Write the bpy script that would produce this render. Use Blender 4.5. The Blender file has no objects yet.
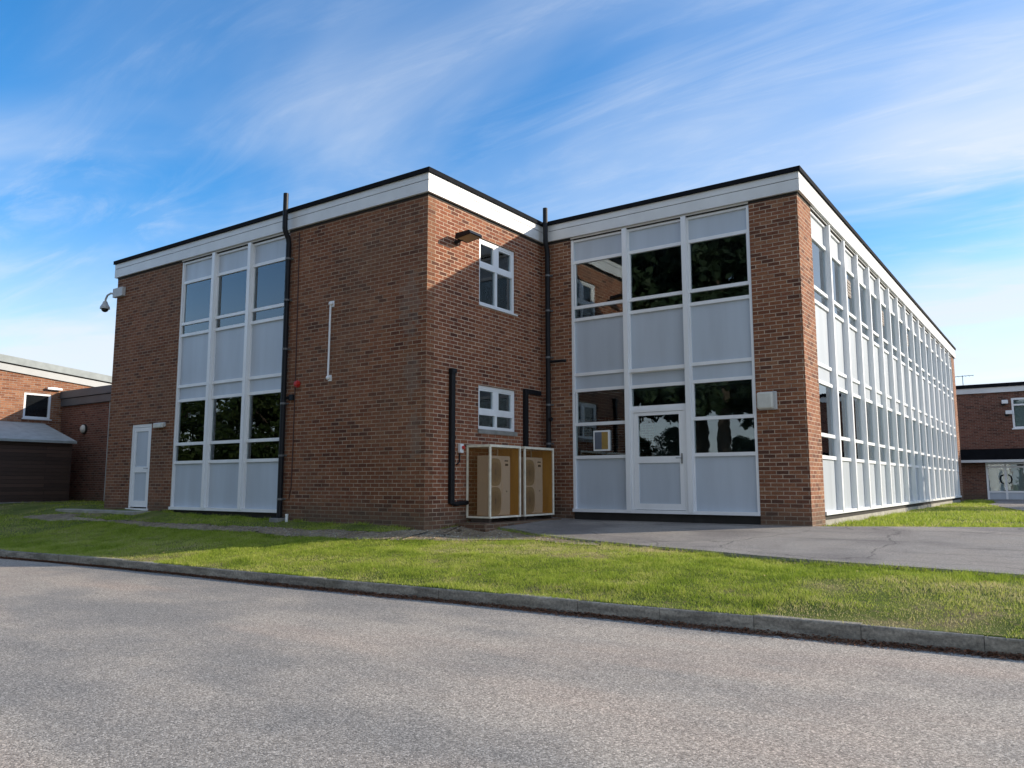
import bpy, math, random
import numpy as np
from mathutils import Vector, Matrix
R_ = math.radians
random.seed(7); rng = np.random.default_rng(11)
scene = bpy.context.scene
col = scene.collection

# ------------------------------------------------------------------ camera
CAM = Vector((9.4515, -10.7683, 0.6019))
cr = Vector((0.81899486, 0.57379992, -0.00102995)); cu = Vector((0.07214434, -0.10119184, 0.99224765))
cf = Vector((-0.5692474, 0.81272004, 0.12427201))
cd = bpy.data.cameras.new('camera'); cam = bpy.data.objects.new('camera', cd); col.objects.link(cam)
m3 = Matrix((cr, cu, -cf)).transposed()
cam.matrix_world = Matrix.Translation(CAM) @ m3.to_4x4()
cd.sensor_width = 36.0; cd.lens = 36.0 * 790.8 / 1024; cd.clip_start = 0.1; cd.clip_end = 3000
scene.camera = cam

# ------------------------------------------------------------------ light
SUN = Vector((1.24, 1.0, 0.605)).normalized()
ELEV = math.asin(SUN.z); AZ = math.atan2(SUN.x, SUN.y)
scene.view_settings.view_transform = 'Standard'; scene.view_settings.look = 'None'
scene.view_settings.exposure = 1.02; scene.view_settings.gamma = 1.0
sl = bpy.data.lights.new('sun', 'SUN'); sl.energy = 3.0; sl.angle = R_(0.55); sl.color = (1.0, 0.885, 0.73)
so = bpy.data.objects.new('sun', sl); col.objects.link(so); so.location = (40, 35, 30)
so.rotation_euler = SUN.to_track_quat('Z', 'Y').to_euler()
W = bpy.data.worlds.new('World'); scene.world = W; W.use_nodes = True


class NT:
    """tiny helper round a node tree"""
    def __init__(s, nt): s.nt = nt
    def n(s, t, inp=None, **kw):
        o = s.nt.nodes.new(t)
        for k, v in kw.items(): setattr(o, k, v)
        for k, v in (inp or {}).items():
            i = o.inputs[k]
            if isinstance(v, bpy.types.NodeSocket): s.nt.links.new(v, i)
            else: i.default_value = v
        return o
    def link(s, a, b): s.nt.links.new(a, b)
    def math(s, op, a, b=None, c=None, clamp=False):
        o = s.n('ShaderNodeMath', operation=op, use_clamp=clamp)
        for i, v in enumerate((a, b, c)):
            if v is None: continue
            if isinstance(v, bpy.types.NodeSocket): s.link(v, o.inputs[i])
            else: o.inputs[i].default_value = v
        return o.outputs[0]
    def vmath(s, op, a, b):
        o = s.n('ShaderNodeVectorMath', operation=op)
        for i, v in enumerate((a, b)):
            if isinstance(v, bpy.types.NodeSocket): s.link(v, o.inputs[i])
            else: o.inputs[i].default_value = v
        return o
    def mix(s, f, a, b, mode='MIX'):
        o = s.n('ShaderNodeMix', data_type='RGBA', blend_type=mode)
        for k, v in ((0, f), (6, a), (7, b)):
            if isinstance(v, bpy.types.NodeSocket): s.link(v, o.inputs[k])
            else: o.inputs[k].default_value = v if k == 0 else (tuple(v) + (1,) if len(v) == 3 else v)
        return o.outputs[2]
    def ramp(s, f, stops, interp='LINEAR'):
        o = s.n('ShaderNodeValToRGB'); s.link(f, o.inputs[0]); cr_ = o.color_ramp; cr_.interpolation = interp
        while len(cr_.elements) < len(stops): cr_.elements.new(0.5)
        for e, (p, c) in zip(cr_.elements, stops):
            e.position = p; e.color = (c, c, c, 1) if not hasattr(c, '__len__') else tuple(c) + (1,)
        return o.outputs[0]
    def noise(s, vec, scale, detail=4, rough=0.55, dist=0.0):
        o = s.n('ShaderNodeTexNoise', {'Scale': scale, 'Detail': detail, 'Roughness': rough, 'Distortion': dist})
        if vec is not None: s.link(vec, o.inputs['Vector'])
        return o.outputs['Fac']
    def sm(s, x, a, b):
        o = s.n('ShaderNodeMapRange', interpolation_type='SMOOTHSTEP')
        s.link(x, o.inputs[0]); o.inputs[1].default_value = a; o.inputs[2].default_value = b
        return o.outputs[0]


def build_world():
    t = NT(W.node_tree); t.nt.nodes.clear()
    sky = t.n('ShaderNodeTexSky', sky_type='NISHITA', sun_disc=False)
    sky.sun_elevation = ELEV; sky.sun_rotation = AZ; sky.altitude = 50
    sky.air_density = 1.0; sky.dust_density = 0.6; sky.ozone_density = 3.5
    d = t.n('ShaderNodeTexCoord').outputs['Generated']
    sep = t.n('ShaderNodeSeparateXYZ', {0: d}); z = sep.outputs[2]
    zz = t.math('ADD', t.math('MAXIMUM', z, 0.0), 0.12)
    u = t.math('DIVIDE', sep.outputs[0], zz); v = t.math('DIVIDE', sep.outputs[1], zz)
    p = t.n('ShaderNodeCombineXYZ', {0: u, 1: v, 2: 0.0}).outputs[0]
    def field(rot, sc, off, scale, detail, rough, dist):
        mp = t.n('ShaderNodeMapping', {'Vector': p, 'Rotation': (0, 0, rot), 'Scale': sc + (1,), 'Location': off})
        return t.noise(mp.outputs[0], scale, detail, rough, dist)
    wisp = field(R_(-38), (0.55, 1.25), (3.1, 1.7, 0), 1.05, 5, 0.50, 0.7)       # long cirrus streaks
    soft = field(R_(-20), (0.7, 1.0), (8.3, 2.2, 0), 0.75, 5, 0.55, 0.5)        # broad veils
    fine = field(R_(-44), (0.45, 1.6), (1.3, 5.5, 0), 3.0, 8, 0.66, 0.9)
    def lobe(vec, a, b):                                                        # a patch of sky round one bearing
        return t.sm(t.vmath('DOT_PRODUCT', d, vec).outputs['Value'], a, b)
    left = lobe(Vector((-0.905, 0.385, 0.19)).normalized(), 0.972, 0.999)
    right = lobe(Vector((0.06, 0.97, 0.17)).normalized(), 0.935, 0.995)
    back = lobe(Vector((0.35, -0.85, 0.45)).normalized(), 0.05, 0.75)  # unseen cloud added behind the camera to whiten and lift the shade
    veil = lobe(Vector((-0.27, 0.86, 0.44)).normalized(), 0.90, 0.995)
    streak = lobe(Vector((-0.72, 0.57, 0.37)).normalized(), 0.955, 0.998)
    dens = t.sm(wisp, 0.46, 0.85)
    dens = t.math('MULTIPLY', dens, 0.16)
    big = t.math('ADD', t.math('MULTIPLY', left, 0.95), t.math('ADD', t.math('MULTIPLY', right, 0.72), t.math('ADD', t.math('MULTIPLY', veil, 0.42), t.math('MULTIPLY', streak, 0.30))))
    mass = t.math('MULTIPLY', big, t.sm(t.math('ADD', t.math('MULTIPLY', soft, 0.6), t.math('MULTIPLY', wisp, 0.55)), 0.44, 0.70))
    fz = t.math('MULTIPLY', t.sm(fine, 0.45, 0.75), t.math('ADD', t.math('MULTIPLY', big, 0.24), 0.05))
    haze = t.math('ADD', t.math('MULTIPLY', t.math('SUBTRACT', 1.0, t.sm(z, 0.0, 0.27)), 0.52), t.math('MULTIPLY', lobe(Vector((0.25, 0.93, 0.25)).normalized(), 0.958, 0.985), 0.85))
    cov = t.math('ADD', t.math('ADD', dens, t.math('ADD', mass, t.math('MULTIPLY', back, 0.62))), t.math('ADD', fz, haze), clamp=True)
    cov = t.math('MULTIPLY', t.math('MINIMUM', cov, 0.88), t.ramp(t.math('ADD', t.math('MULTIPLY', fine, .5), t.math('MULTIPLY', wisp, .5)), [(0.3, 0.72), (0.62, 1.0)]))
    hs = t.n('ShaderNodeHueSaturation', {'Saturation': t.math('ADD', 0.72, t.math('MULTIPLY', t.sm(z, 0.02, 0.34), 0.56)), 'Value': 1.0, 'Color': sky.outputs[0]}).outputs[0]
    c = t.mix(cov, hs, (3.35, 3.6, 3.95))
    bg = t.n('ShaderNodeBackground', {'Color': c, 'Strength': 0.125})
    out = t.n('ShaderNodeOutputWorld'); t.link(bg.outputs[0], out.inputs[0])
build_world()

# ------------------------------------------------------------------ materials
def material(name):
    m = bpy.data.materials.new(name); m.use_nodes = True
    t = NT(m.node_tree); t.nt.nodes.clear()
    out = t.n('ShaderNodeOutputMaterial'); b = t.n('ShaderNodeBsdfPrincipled'); t.link(b.outputs[0], out.inputs[0])
    return m, t, b, out

def setin(t, b, **kw):
    for k, v in kw.items():
        k = k.replace('_', ' ')
        if isinstance(v, bpy.types.NodeSocket): t.link(v, b.inputs[k])
        else: b.inputs[k].default_value = tuple(v) + (1,) if hasattr(v, '__len__') and len(v) == 3 else v

def plain(name, c, rough=0.5, var=0.12, scale=6.0, metal=0.0, spec=0.5, bump=0.0, streak=False):
    m, t, b, out = material(name)
    pos = t.n('ShaderNodeNewGeometry').outputs['Position']
    if streak:
        pos2 = t.n('ShaderNodeMapping', {'Vector': pos, 'Scale': (1, 1, 0.12)}).outputs[0]
    else: pos2 = pos
    f = t.noise(pos2, scale, 5)
    k = t.ramp(f, [(0.3, 1 - var), (0.7, 1 + var * 0.4)])
    setin(t, b, Base_Color=t.mix(1.0, c, k, 'MULTIPLY'), Roughness=rough, Metallic=metal)
    b.inputs['Specular IOR Level'].default_value = spec
    if bump:
        t.link(t.n('ShaderNodeBump', {'Height': t.noise(pos, 60, 3), 'Strength': bump, 'Distance': 0.01}).outputs[0], b.inputs['Normal'])
    return m

def brick(name, tones, mortar, wash=0.0, washc=(0.20, 0.175, 0.15), dark=0.25, patch=None, red=0.0):
    m, t, b, out = material(name)
    uv = t.n('ShaderNodeUVMap').outputs[0]
    pos = t.n('ShaderNodeNewGeometry').outputs['Position']
    wob = t.n('ShaderNodeTexNoise', {'Vector': uv, 'Scale': 3.0}).outputs['Color']
    uvw = t.vmath('ADD', uv, t.vmath('MULTIPLY', t.vmath('SUBTRACT', wob, (.5, .5, .5)).outputs[0], (0.012, 0.006, 0)).outputs[0]).outputs[0]
    bt = t.n('ShaderNodeTexBrick', {'Vector': uvw, 'Color1': (0, 0, 0, 1), 'Color2': (1, 1, 1, 1), 'Mortar': (0, 0, 0, 1), 'Scale': 1.0,
        'Mortar Size': 0.0074, 'Mortar Smooth': 0.15, 'Bias': 0.0, 'Brick Width': 0.225, 'Row Height': 0.075}, offset=0.5)
    n1 = t.noise(uv, 9, 4); n2 = t.noise(uv, 45, 3); big = t.noise(pos, 0.55, 4)
    idf = t.math('ADD', bt.outputs['Color'], t.math('MULTIPLY', t.math('SUBTRACT', n1, 0.5), 0.35))
    c = t.ramp(idf, [(i / (len(tones) - 1), q) for i, q in enumerate(tones)])
    c = t.mix(1.0, c, t.ramp(n2, [(0.3, 0.62), (0.75, 1.25)]), 'MULTIPLY')
    c = t.mix(1.0, c, t.ramp(big, [(0.32, 1 - dark), (0.68, 1.12)]), 'MULTIPLY')
    mc = t.mix(1.0, mortar, t.ramp(t.noise(pos, 5, 4), [(0.3, 0.55), (0.7, 1.15)]), 'MULTIPLY')
    c = t.mix(bt.outputs['Fac'], c, mc)
    if wash:                                                            # lime bloom and weathering over brick and joint alike
        w = t.sm(t.noise(pos, 0.42, 5, 0.6), 0.36, 0.66)
        w = t.math('MULTIPLY', w, t.ramp(t.noise(pos, 14, 4), [(0.35, 0.35), (0.65, 1.0)]))
        c = t.mix(t.math('MULTIPLY', w, wash), c, washc)
    sp = t.n('ShaderNodeSeparateXYZ', {0: pos})
    # damp, mossy staining rising from the ground
    foot = t.math('MULTIPLY', t.math('SUBTRACT', 1.0, t.sm(t.math('ADD', sp.outputs[2], t.math('MULTIPLY', t.noise(pos, 1.6, 4), -0.5)), -0.38, 0.12)), 0.55)
    c = t.mix(foot, c, (0.085, 0.075, 0.055))
    if patch:                                                           # repaired, mortar-smeared courses near the corner
        for (cx, cz, rx, rz) in patch:
            dx = t.math('DIVIDE', t.math('SUBTRACT', sp.outputs[0], cx), rx); dz = t.math('DIVIDE', t.math('SUBTRACT', sp.outputs[2], cz), rz)
            rr = t.math('ADD', t.math('ADD', t.math('MULTIPLY', dx, dx), t.math('MULTIPLY', dz, dz)), t.math('MULTIPLY', t.math('SUBTRACT', t.noise(pos, 7, 4), .5), 4.5))
            c = t.mix(t.math('MULTIPLY', t.math('SUBTRACT', 1.0, t.sm(rr, 0.2, 1.0)), 0.36), c, (0.22, 0.175, 0.14))
    setin(t, b, Base_Color=c, Roughness=0.9); b.inputs['Specular IOR Level'].default_value = 0.25
    hgt = t.math('ADD', t.math('MULTIPLY', t.math('SUBTRACT', 1.0, bt.outputs['Fac']), 1.0), t.math('MULTIPLY', n2, 0.35))
    t.link(t.n('ShaderNodeBump', {'Height': hgt, 'Strength': 0.55, 'Distance': 0.008}).outputs[0], b.inputs['Normal'])
    return m

BT = [(0.115, 0.047, 0.030), (0.205, 0.076, 0.040), (0.275, 0.105, 0.052), (0.300, 0.128, 0.064), (0.240, 0.090, 0.050), (0.330, 0.155, 0.082)]
M = {}
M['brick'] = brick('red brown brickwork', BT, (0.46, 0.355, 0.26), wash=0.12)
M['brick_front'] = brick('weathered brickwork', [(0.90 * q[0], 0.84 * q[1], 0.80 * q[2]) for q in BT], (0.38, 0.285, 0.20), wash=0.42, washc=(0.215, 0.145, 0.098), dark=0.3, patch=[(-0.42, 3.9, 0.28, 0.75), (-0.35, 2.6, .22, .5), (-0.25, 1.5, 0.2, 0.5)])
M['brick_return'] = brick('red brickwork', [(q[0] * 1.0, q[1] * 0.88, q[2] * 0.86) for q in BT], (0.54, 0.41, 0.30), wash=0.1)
M['brick_orange'] = brick('orange brickwork', [(0.20, 0.075, 0.04), (0.30, 0.125, 0.065), (0.36, 0.16, 0.085), (0.40, 0.20, 0.11)], (0.36, 0.30, 0.24), wash=0.0, dark=0.15)
M['brick_far'] = brick('dark red brickwork', [(0.10, 0.040, 0.030), (0.175, 0.068, 0.046), (0.225, 0.090, 0.060), (0.19, 0.080, 0.055)], (0.25, 0.195, 0.155), wash=0.1)
M['white'] = plain('white plastic frame', (0.82, 0.83, 0.84), 0.35, 0.07, 3, streak=True)
M['fascia'] = plain('white fascia board', (0.70, 0.70, 0.69), 0.4, 0.10, 2.2)
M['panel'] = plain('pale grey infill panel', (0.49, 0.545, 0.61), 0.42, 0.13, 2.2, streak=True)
M['panel_sun_toned'] = plain('pale grey infill panel toned down for sun', (0.40, 0.435, 0.47), 0.42, 0.13, 2.2, streak=True)  # same panels, colour darkened to offset direct sun on the long wall
M['black'] = plain('black roof edging', (0.010, 0.011, 0.014), 0.9, 0.3, 4, spec=0.12)
M['pipe'] = plain('black plastic pipe', (0.010, 0.011, 0.014), 0.5, 0.3, 5, spec=0.25)
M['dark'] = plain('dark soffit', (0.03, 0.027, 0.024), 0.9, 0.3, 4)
M['roof'] = plain('roof felt', (0.16, 0.16, 0.165), 0.9, 0.2, 3)
M['greyfascia'] = plain('grey metal fascia', (0.42, 0.43, 0.42), 0.45, 0.08, 2)
M['darkgrey'] = plain('dark grey metal fascia', (0.085, 0.098, 0.112), 0.5, 0.15, 2)
M['felt'] = plain('grey green roofing felt', (0.36, 0.39, 0.38), 0.9, 0.18, 4, bump=0.3)
M['concrete'] = plain('concrete', (0.27, 0.26, 0.235), 0.9, 0.35, 5, bump=0.4)
M['paleconc'] = plain('pale concrete', (0.36, 0.34, 0.29), 0.9, 0.3, 5, bump=0.4)
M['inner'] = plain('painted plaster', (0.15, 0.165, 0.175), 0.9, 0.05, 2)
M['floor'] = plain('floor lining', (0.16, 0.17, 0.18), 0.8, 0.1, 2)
M['blind'] = plain('white roller blind', (0.80, 0.80, 0.78), 0.8, 0.05, 2)
M['cream'] = plain('cream painted timber', (0.86, 0.80, 0.66), 0.6, 0.2, 9)
M['ply'] = plain('amber stained plywood', (0.72, 0.34, 0.045), 0.5, 0.3, 7, streak=True)
M['beige'] = plain('beige enamelled steel', (0.70, 0.55, 0.39), 0.45, 0.06, 3)
M['grille'] = plain('tan fan grille', (0.36, 0.255, 0.13), 0.6, 0.12, 40)
M['red'] = plain('red plastic', (0.48, 0.03, 0.025), 0.35, 0.1, 5)
M['grey'] = plain('mid grey plastic', (0.50, 0.50, 0.49), 0.5, 0.15, 8)
M['clip'] = plain('worn grey clip', (0.13, 0.13, 0.135), 0.5, 0.3, 9)
M['lampglass'] = plain('frosted lamp cover', (0.62, 0.61, 0.55), 0.35, 0.12, 8)
M['redcable'] = plain('brown cable', (0.055, 0.022, 0.016), 0.6, 0.2, 5)
M['tan'] = plain('tan plastic vent', (0.17, 0.13, 0.095), 0.5, 0.1, 6)
M['ochre'] = plain('ochre plate', (0.34, 0.22, 0.06), 0.5, 0.15, 6)
M['slate'] = plain('grey blue plate', (0.12, 0.14, 0.18), 0.5, 0.15, 6)
M['bark'] = plain('tree bark', (0.075, 0.055, 0.04), 0.95, 0.35, 8, bump=0.6)
M['steel'] = plain('galvanised steel', (0.30, 0.31, 0.32), 0.4, 0.1, 8, metal=0.6)
M['dryleaf'] = plain('dry leaf', (0.40, 0.28, 0.12), 0.8, 0.5, 30)
M['mulch'] = plain('fallen leaves', (0.21, 0.095, 0.048), 0.95, 0.6, 30)

def timber():
    m, t, b, out = material('dark stained boarding')
    uv = t.n('ShaderNodeUVMap').outputs[0]
    bt = t.n('ShaderNodeTexBrick', {'Vector': uv, 'Color1': (0.2, 0.2, 0.2, 1), 'Color2': (1, 1, 1, 1), 'Mortar': (0, 0, 0, 1), 'Scale': 1.0, 'Mortar Size': 0.008, 'Mortar Smooth': 0.6, 'Brick Width': 3.1, 'Row Height': 0.12})
    g = t.noise(t.n('ShaderNodeMapping', {'Vector': uv, 'Scale': (2, 40, 1)}).outputs[0], 2.0, 5)
    c = t.ramp(t.math('ADD', t.math('MULTIPLY', bt.outputs[0], 0.5), t.math('MULTIPLY', g, 0.5)), [(0.1, (0.020, 0.012, 0.009)), (0.9, (0.105, 0.058, 0.042))])
    setin(t, b, Base_Color=c, Roughness=0.75)
    t.link(t.n('ShaderNodeBump', {'Height': t.math('SUBTRACT', 1.0, bt.outputs['Fac']), 'Strength': 0.8, 'Distance': 0.02}).outputs[0], b.inputs['Normal'])
    return m
M['timber'] = timber()

def glass(name, tint=(0.80, 0.86, 0.86), base=0.10):
    m = bpy.data.materials.new(name); m.use_nodes = True; t = NT(m.node_tree); t.nt.nodes.clear()
    out = t.n('ShaderNodeOutputMaterial')
    pos = t.n('ShaderNodeNewGeometry').outputs['Position']
    bmp = t.n('ShaderNodeBump', {'Height': t.noise(pos, 2.6, 2), 'Strength': 0.05, 'Distance': 0.02}).outputs[0]
    fr = t.n('ShaderNodeFresnel', {'IOR': 1.52}).outputs[0]
    fac = t.math('ADD', t.math('MULTIPLY', fr, 1.15), base * 0.5, clamp=True)
    tr = t.n('ShaderNodeBsdfTransparent', {'Color': tint + (1,)}); gl = t.n('ShaderNodeBsdfGlossy', {'Roughness': 0.0, 'Color': (0.92, 0.97, 1, 1), 'Normal': bmp})
    mx = t.n('ShaderNodeMixShader', {0: fac, 1: tr.outputs[0], 2: gl.outputs[0]}); t.link(mx.outputs[0], out.inputs[0])
    return m
M['glass'] = glass('double glazing', tint=(0.76, 0.83, 0.84))
M['fgglass'] = plain('dark obscured glass', (0.012, 0.014, 0.016), 0.08, 0.2, 3)

def mesh_screen():
    m = bpy.data.materials.new('fine wire screen'); m.use_nodes = True; t = NT(m.node_tree); t.nt.nodes.clear()
    out = t.n('ShaderNodeOutputMaterial'); d = t.n('ShaderNodeBsdfDiffuse', {'Color': (0.30, 0.15, 0.05, 1)})
    tr = t.n('ShaderNodeBsdfTransparent', {'Color': (1, 1, 1, 1)})
    mx = t.n('ShaderNodeMixShader', {0: 0.20, 1: tr.outputs[0], 2: d.outputs[0]}); t.link(mx.outputs[0], out.inputs[0]); return m
M['screen'] = mesh_screen()

def asphalt(name, dark, light, pink, patch=0.5, stretch=(0.16, 0.62, 1.0), agg=1.0, wear=False):
    m, t, b, out = material(name)
    pos = t.n('ShaderNodeNewGeometry').outputs['Position']
    st = t.n('ShaderNodeMapping', {'Vector': pos, 'Scale': stretch}).outputs[0]
    big = t.noise(st, 0.9, 4, 0.5, 0.3); mid = t.noise(pos, 1.3, 5, 0.6)
    vo = t.n('ShaderNodeTexVoronoi', {'Vector': pos, 'Scale': 118.0 * agg}, feature='F1')
    grain = t.n('ShaderNodeSeparateColor', {0: vo.outputs['Color']}).outputs[0]
    fine = t.noise(pos, 260 * agg, 2)
    base = t.mix(t.sm(t.math('ADD', t.math('MULTIPLY', big, 0.75), t.math('MULTIPLY', mid, 0.25)), 0.40, 0.60), dark, light)
    base = t.mix(t.math('MULTIPLY', t.sm(t.noise(st, 0.9, 4), 0.48, 0.72), patch), base, pink)
    k = t.math('ADD', t.ramp(grain, [(0.0, 0.40), (0.4, 0.88), (0.76, 1.08), (1.0, 1.9)]), t.math('MULTIPLY', t.math('SUBTRACT', fine, 0.5), 0.7))
    if wear:                                                             # dark wheel scuffs and hairline cracks
        sc = t.sm(t.noise(t.n('ShaderNodeMapping', {'Vector': pos, 'Rotation': (0, 0, 0.35), 'Scale': (0.25, 2.6, 1)}).outputs[0], 1.2, 4), 0.56, 0.70)
        base = t.mix(t.math('MULTIPLY', sc, 0.45), base, tuple(v * .5 for v in dark))
        wp = t.vmath('ADD', pos, t.vmath('MULTIPLY', t.n('ShaderNodeTexNoise', {'Vector': pos, 'Scale': 1.4}).outputs['Color'], (.7, .7, 0)).outputs[0]).outputs[0]
        ck = t.n('ShaderNodeTexVoronoi', {'Vector': wp, 'Scale': 0.42}, feature='DISTANCE_TO_EDGE').outputs['Distance']
        base = t.mix(t.math('MULTIPLY', t.math('SUBTRACT', 1.0, t.sm(ck, 0.0, 0.012)), 0.55), base, (0.05, 0.045, 0.04))
    c = t.mix(1.0, base, k, 'MULTIPLY')
    setin(t, b, Base_Color=c, Roughness=0.88); b.inputs['Specular IOR Level'].default_value = 0.3
    hh = t.math('ADD', t.math('MULTIPLY', vo.outputs['Distance'], -1.0), t.math('MULTIPLY', fine, 0.4))
    t.link(t.n('ShaderNodeBump', {'Height': hh, 'Strength': 0.4, 'Distance': 0.004}).outputs[0], b.inputs['Normal'])
    return m
M['road'] = asphalt('worn chippings road', (0.265, 0.245, 0.218), (0.42, 0.365, 0.30), (0.455, 0.335, 0.255), 0.65)
M['path'] = asphalt('tarmac path', (0.21, 0.19, 0.175), (0.30, 0.275, 0.245), (0.30, 0.25, 0.205), 0.35, (0.7, 0.7, 1), 1.6, True)

def soil():
    m, t, b, out = material('thin turf and soil')
    pos = t.n('ShaderNodeNewGeometry').outputs['Position']
    f = t.noise(pos, 1.1, 6, 0.6); g = t.noise(pos, 16, 5, 0.65); q = t.noise(pos, 90, 3)
    c = t.ramp(f, [(0.35, (0.080, 0.115, 0.018)), (0.55, (0.145, 0.17, 0.036)), (0.66, (0.26, 0.205, 0.105))])
    c = t.mix(t.sm(g, 0.52, 0.70), c, (0.21, 0.16, 0.085))
    c = t.mix(1.0, c, t.ramp(q, [(0.3, 0.6), (0.7, 1.3)]), 'MULTIPLY')
    setin(t, b, Base_Color=c, Roughness=0.95); b.inputs['Specular IOR Level'].default_value = 0.15
    t.link(t.n('ShaderNodeBump', {'Height': t.math('ADD', g, q), 'Strength': 0.7, 'Distance': 0.02}).outputs[0], b.inputs['Normal'])
    return m
M['soil'] = soil()

def dirt():
    m, t, b, out = material('trodden dirt and gravel')
    pos = t.n('ShaderNodeNewGeometry').outputs['Position']
    f = t.noise(pos, 1.7, 6, 0.65); vo = t.n('ShaderNodeTexVoronoi', {'Vector': pos, 'Scale': 42.0})
    g = t.n('ShaderNodeSeparateColor', {0: vo.outputs['Color']}).outputs[0]
    c = t.ramp(f, [(0.3, (0.16, 0.115, 0.07)), (0.6, (0.30, 0.235, 0.155)), (0.75, (0.41, 0.335, 0.24))])
    c = t.mix(1.0, c, t.ramp(g, [(0.0, 0.6), (0.8, 1.15), (1.0, 1.8)]), 'MULTIPLY')
    setin(t, b, Base_Color=c, Roughness=0.95)
    t.link(t.n('ShaderNodeBump', {'Height': t.math('ADD', vo.outputs['Distance'], f), 'Strength': 0.7, 'Distance': 0.02}).outputs[0], b.inputs['Normal'])
    return m
M['dirt'] = dirt()

def kerbmat():
    m, t, b, out = material('weathered kerb concrete')
    pos = t.n('ShaderNodeNewGeometry').outputs['Position']
    st = t.n('ShaderNodeMapping', {'Vector': pos, 'Scale': (1, 1, 5)}).outputs[0]
    f = t.noise(st, 2.4, 6, 0.65); g = t.noise(pos, 38, 5, 0.7); w = t.noise(pos, 0.8, 3)
    c = t.ramp(f, [(0.28, (0.12, 0.108, 0.090)), (0.5, (0.28, 0.255, 0.21)), (0.72, (0.46, 0.42, 0.345))])
    c = t.mix(1.0, c, t.ramp(g, [(0.3, 0.55), (0.7, 1.35)]), 'MULTIPLY')
    c = t.mix(t.math('MULTIPLY', t.sm(w, 0.5, 0.7), 0.35), c, (0.13, 0.115, 0.06))
    setin(t, b, Base_Color=c, Roughness=0.95)
    t.link(t.n('ShaderNodeBump', {'Height': t.math('ADD', g, f), 'Strength': 0.6, 'Distance': 0.01}).outputs[0], b.inputs['Normal'])
    return m
M['kerb'] = kerbmat()

def leafy(name, stops, trans=0.35, attr='tone', nscale=1.3):
    m, t, b, out = material(name)
    a = t.n('ShaderNodeAttribute', attribute_name=attr).outputs['Fac']
    pos = t.n('ShaderNodeNewGeometry').outputs['Position']
    f = t.math('ADD', t.math('MULTIPLY', a, 0.6), t.math('MULTIPLY', t.noise(pos, nscale, 4), 0.55))
    c = t.ramp(f, stops)
    setin(t, b, Base_Color=c, Roughness=0.6); b.inputs['Specular IOR Level'].default_value = 0.2
    tl = t.n('ShaderNodeBsdfTranslucent', {'Color': c})
    mx = t.n('ShaderNodeMixShader', {0: trans, 1: b.outputs[0], 2: tl.outputs[0]}); t.link(mx.outputs[0], out.inputs[0])
    return m
M['blade'] = leafy('lawn grass', [(0.15, (0.11, 0.18, 0.020)), (0.45, (0.30, 0.395, 0.042)), (0.75, (0.48, 0.52, 0.10)), (0.97, (0.64, 0.54, 0.29))], 0.42)
M['leaf'] = leafy('broad leaves', [(0.15, (0.012, 0.026, 0.008)), (0.6, (0.030, 0.055, 0.013)), (1.0, (0.06, 0.085, 0.022))], 0.25)
M['needle'] = leafy('conifer needles', [(0.15, (0.010, 0.022, 0.012)), (0.6, (0.024, 0.045, 0.020)), (1.0, (0.045, 0.07, 0.03))], 0.12)

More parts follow.
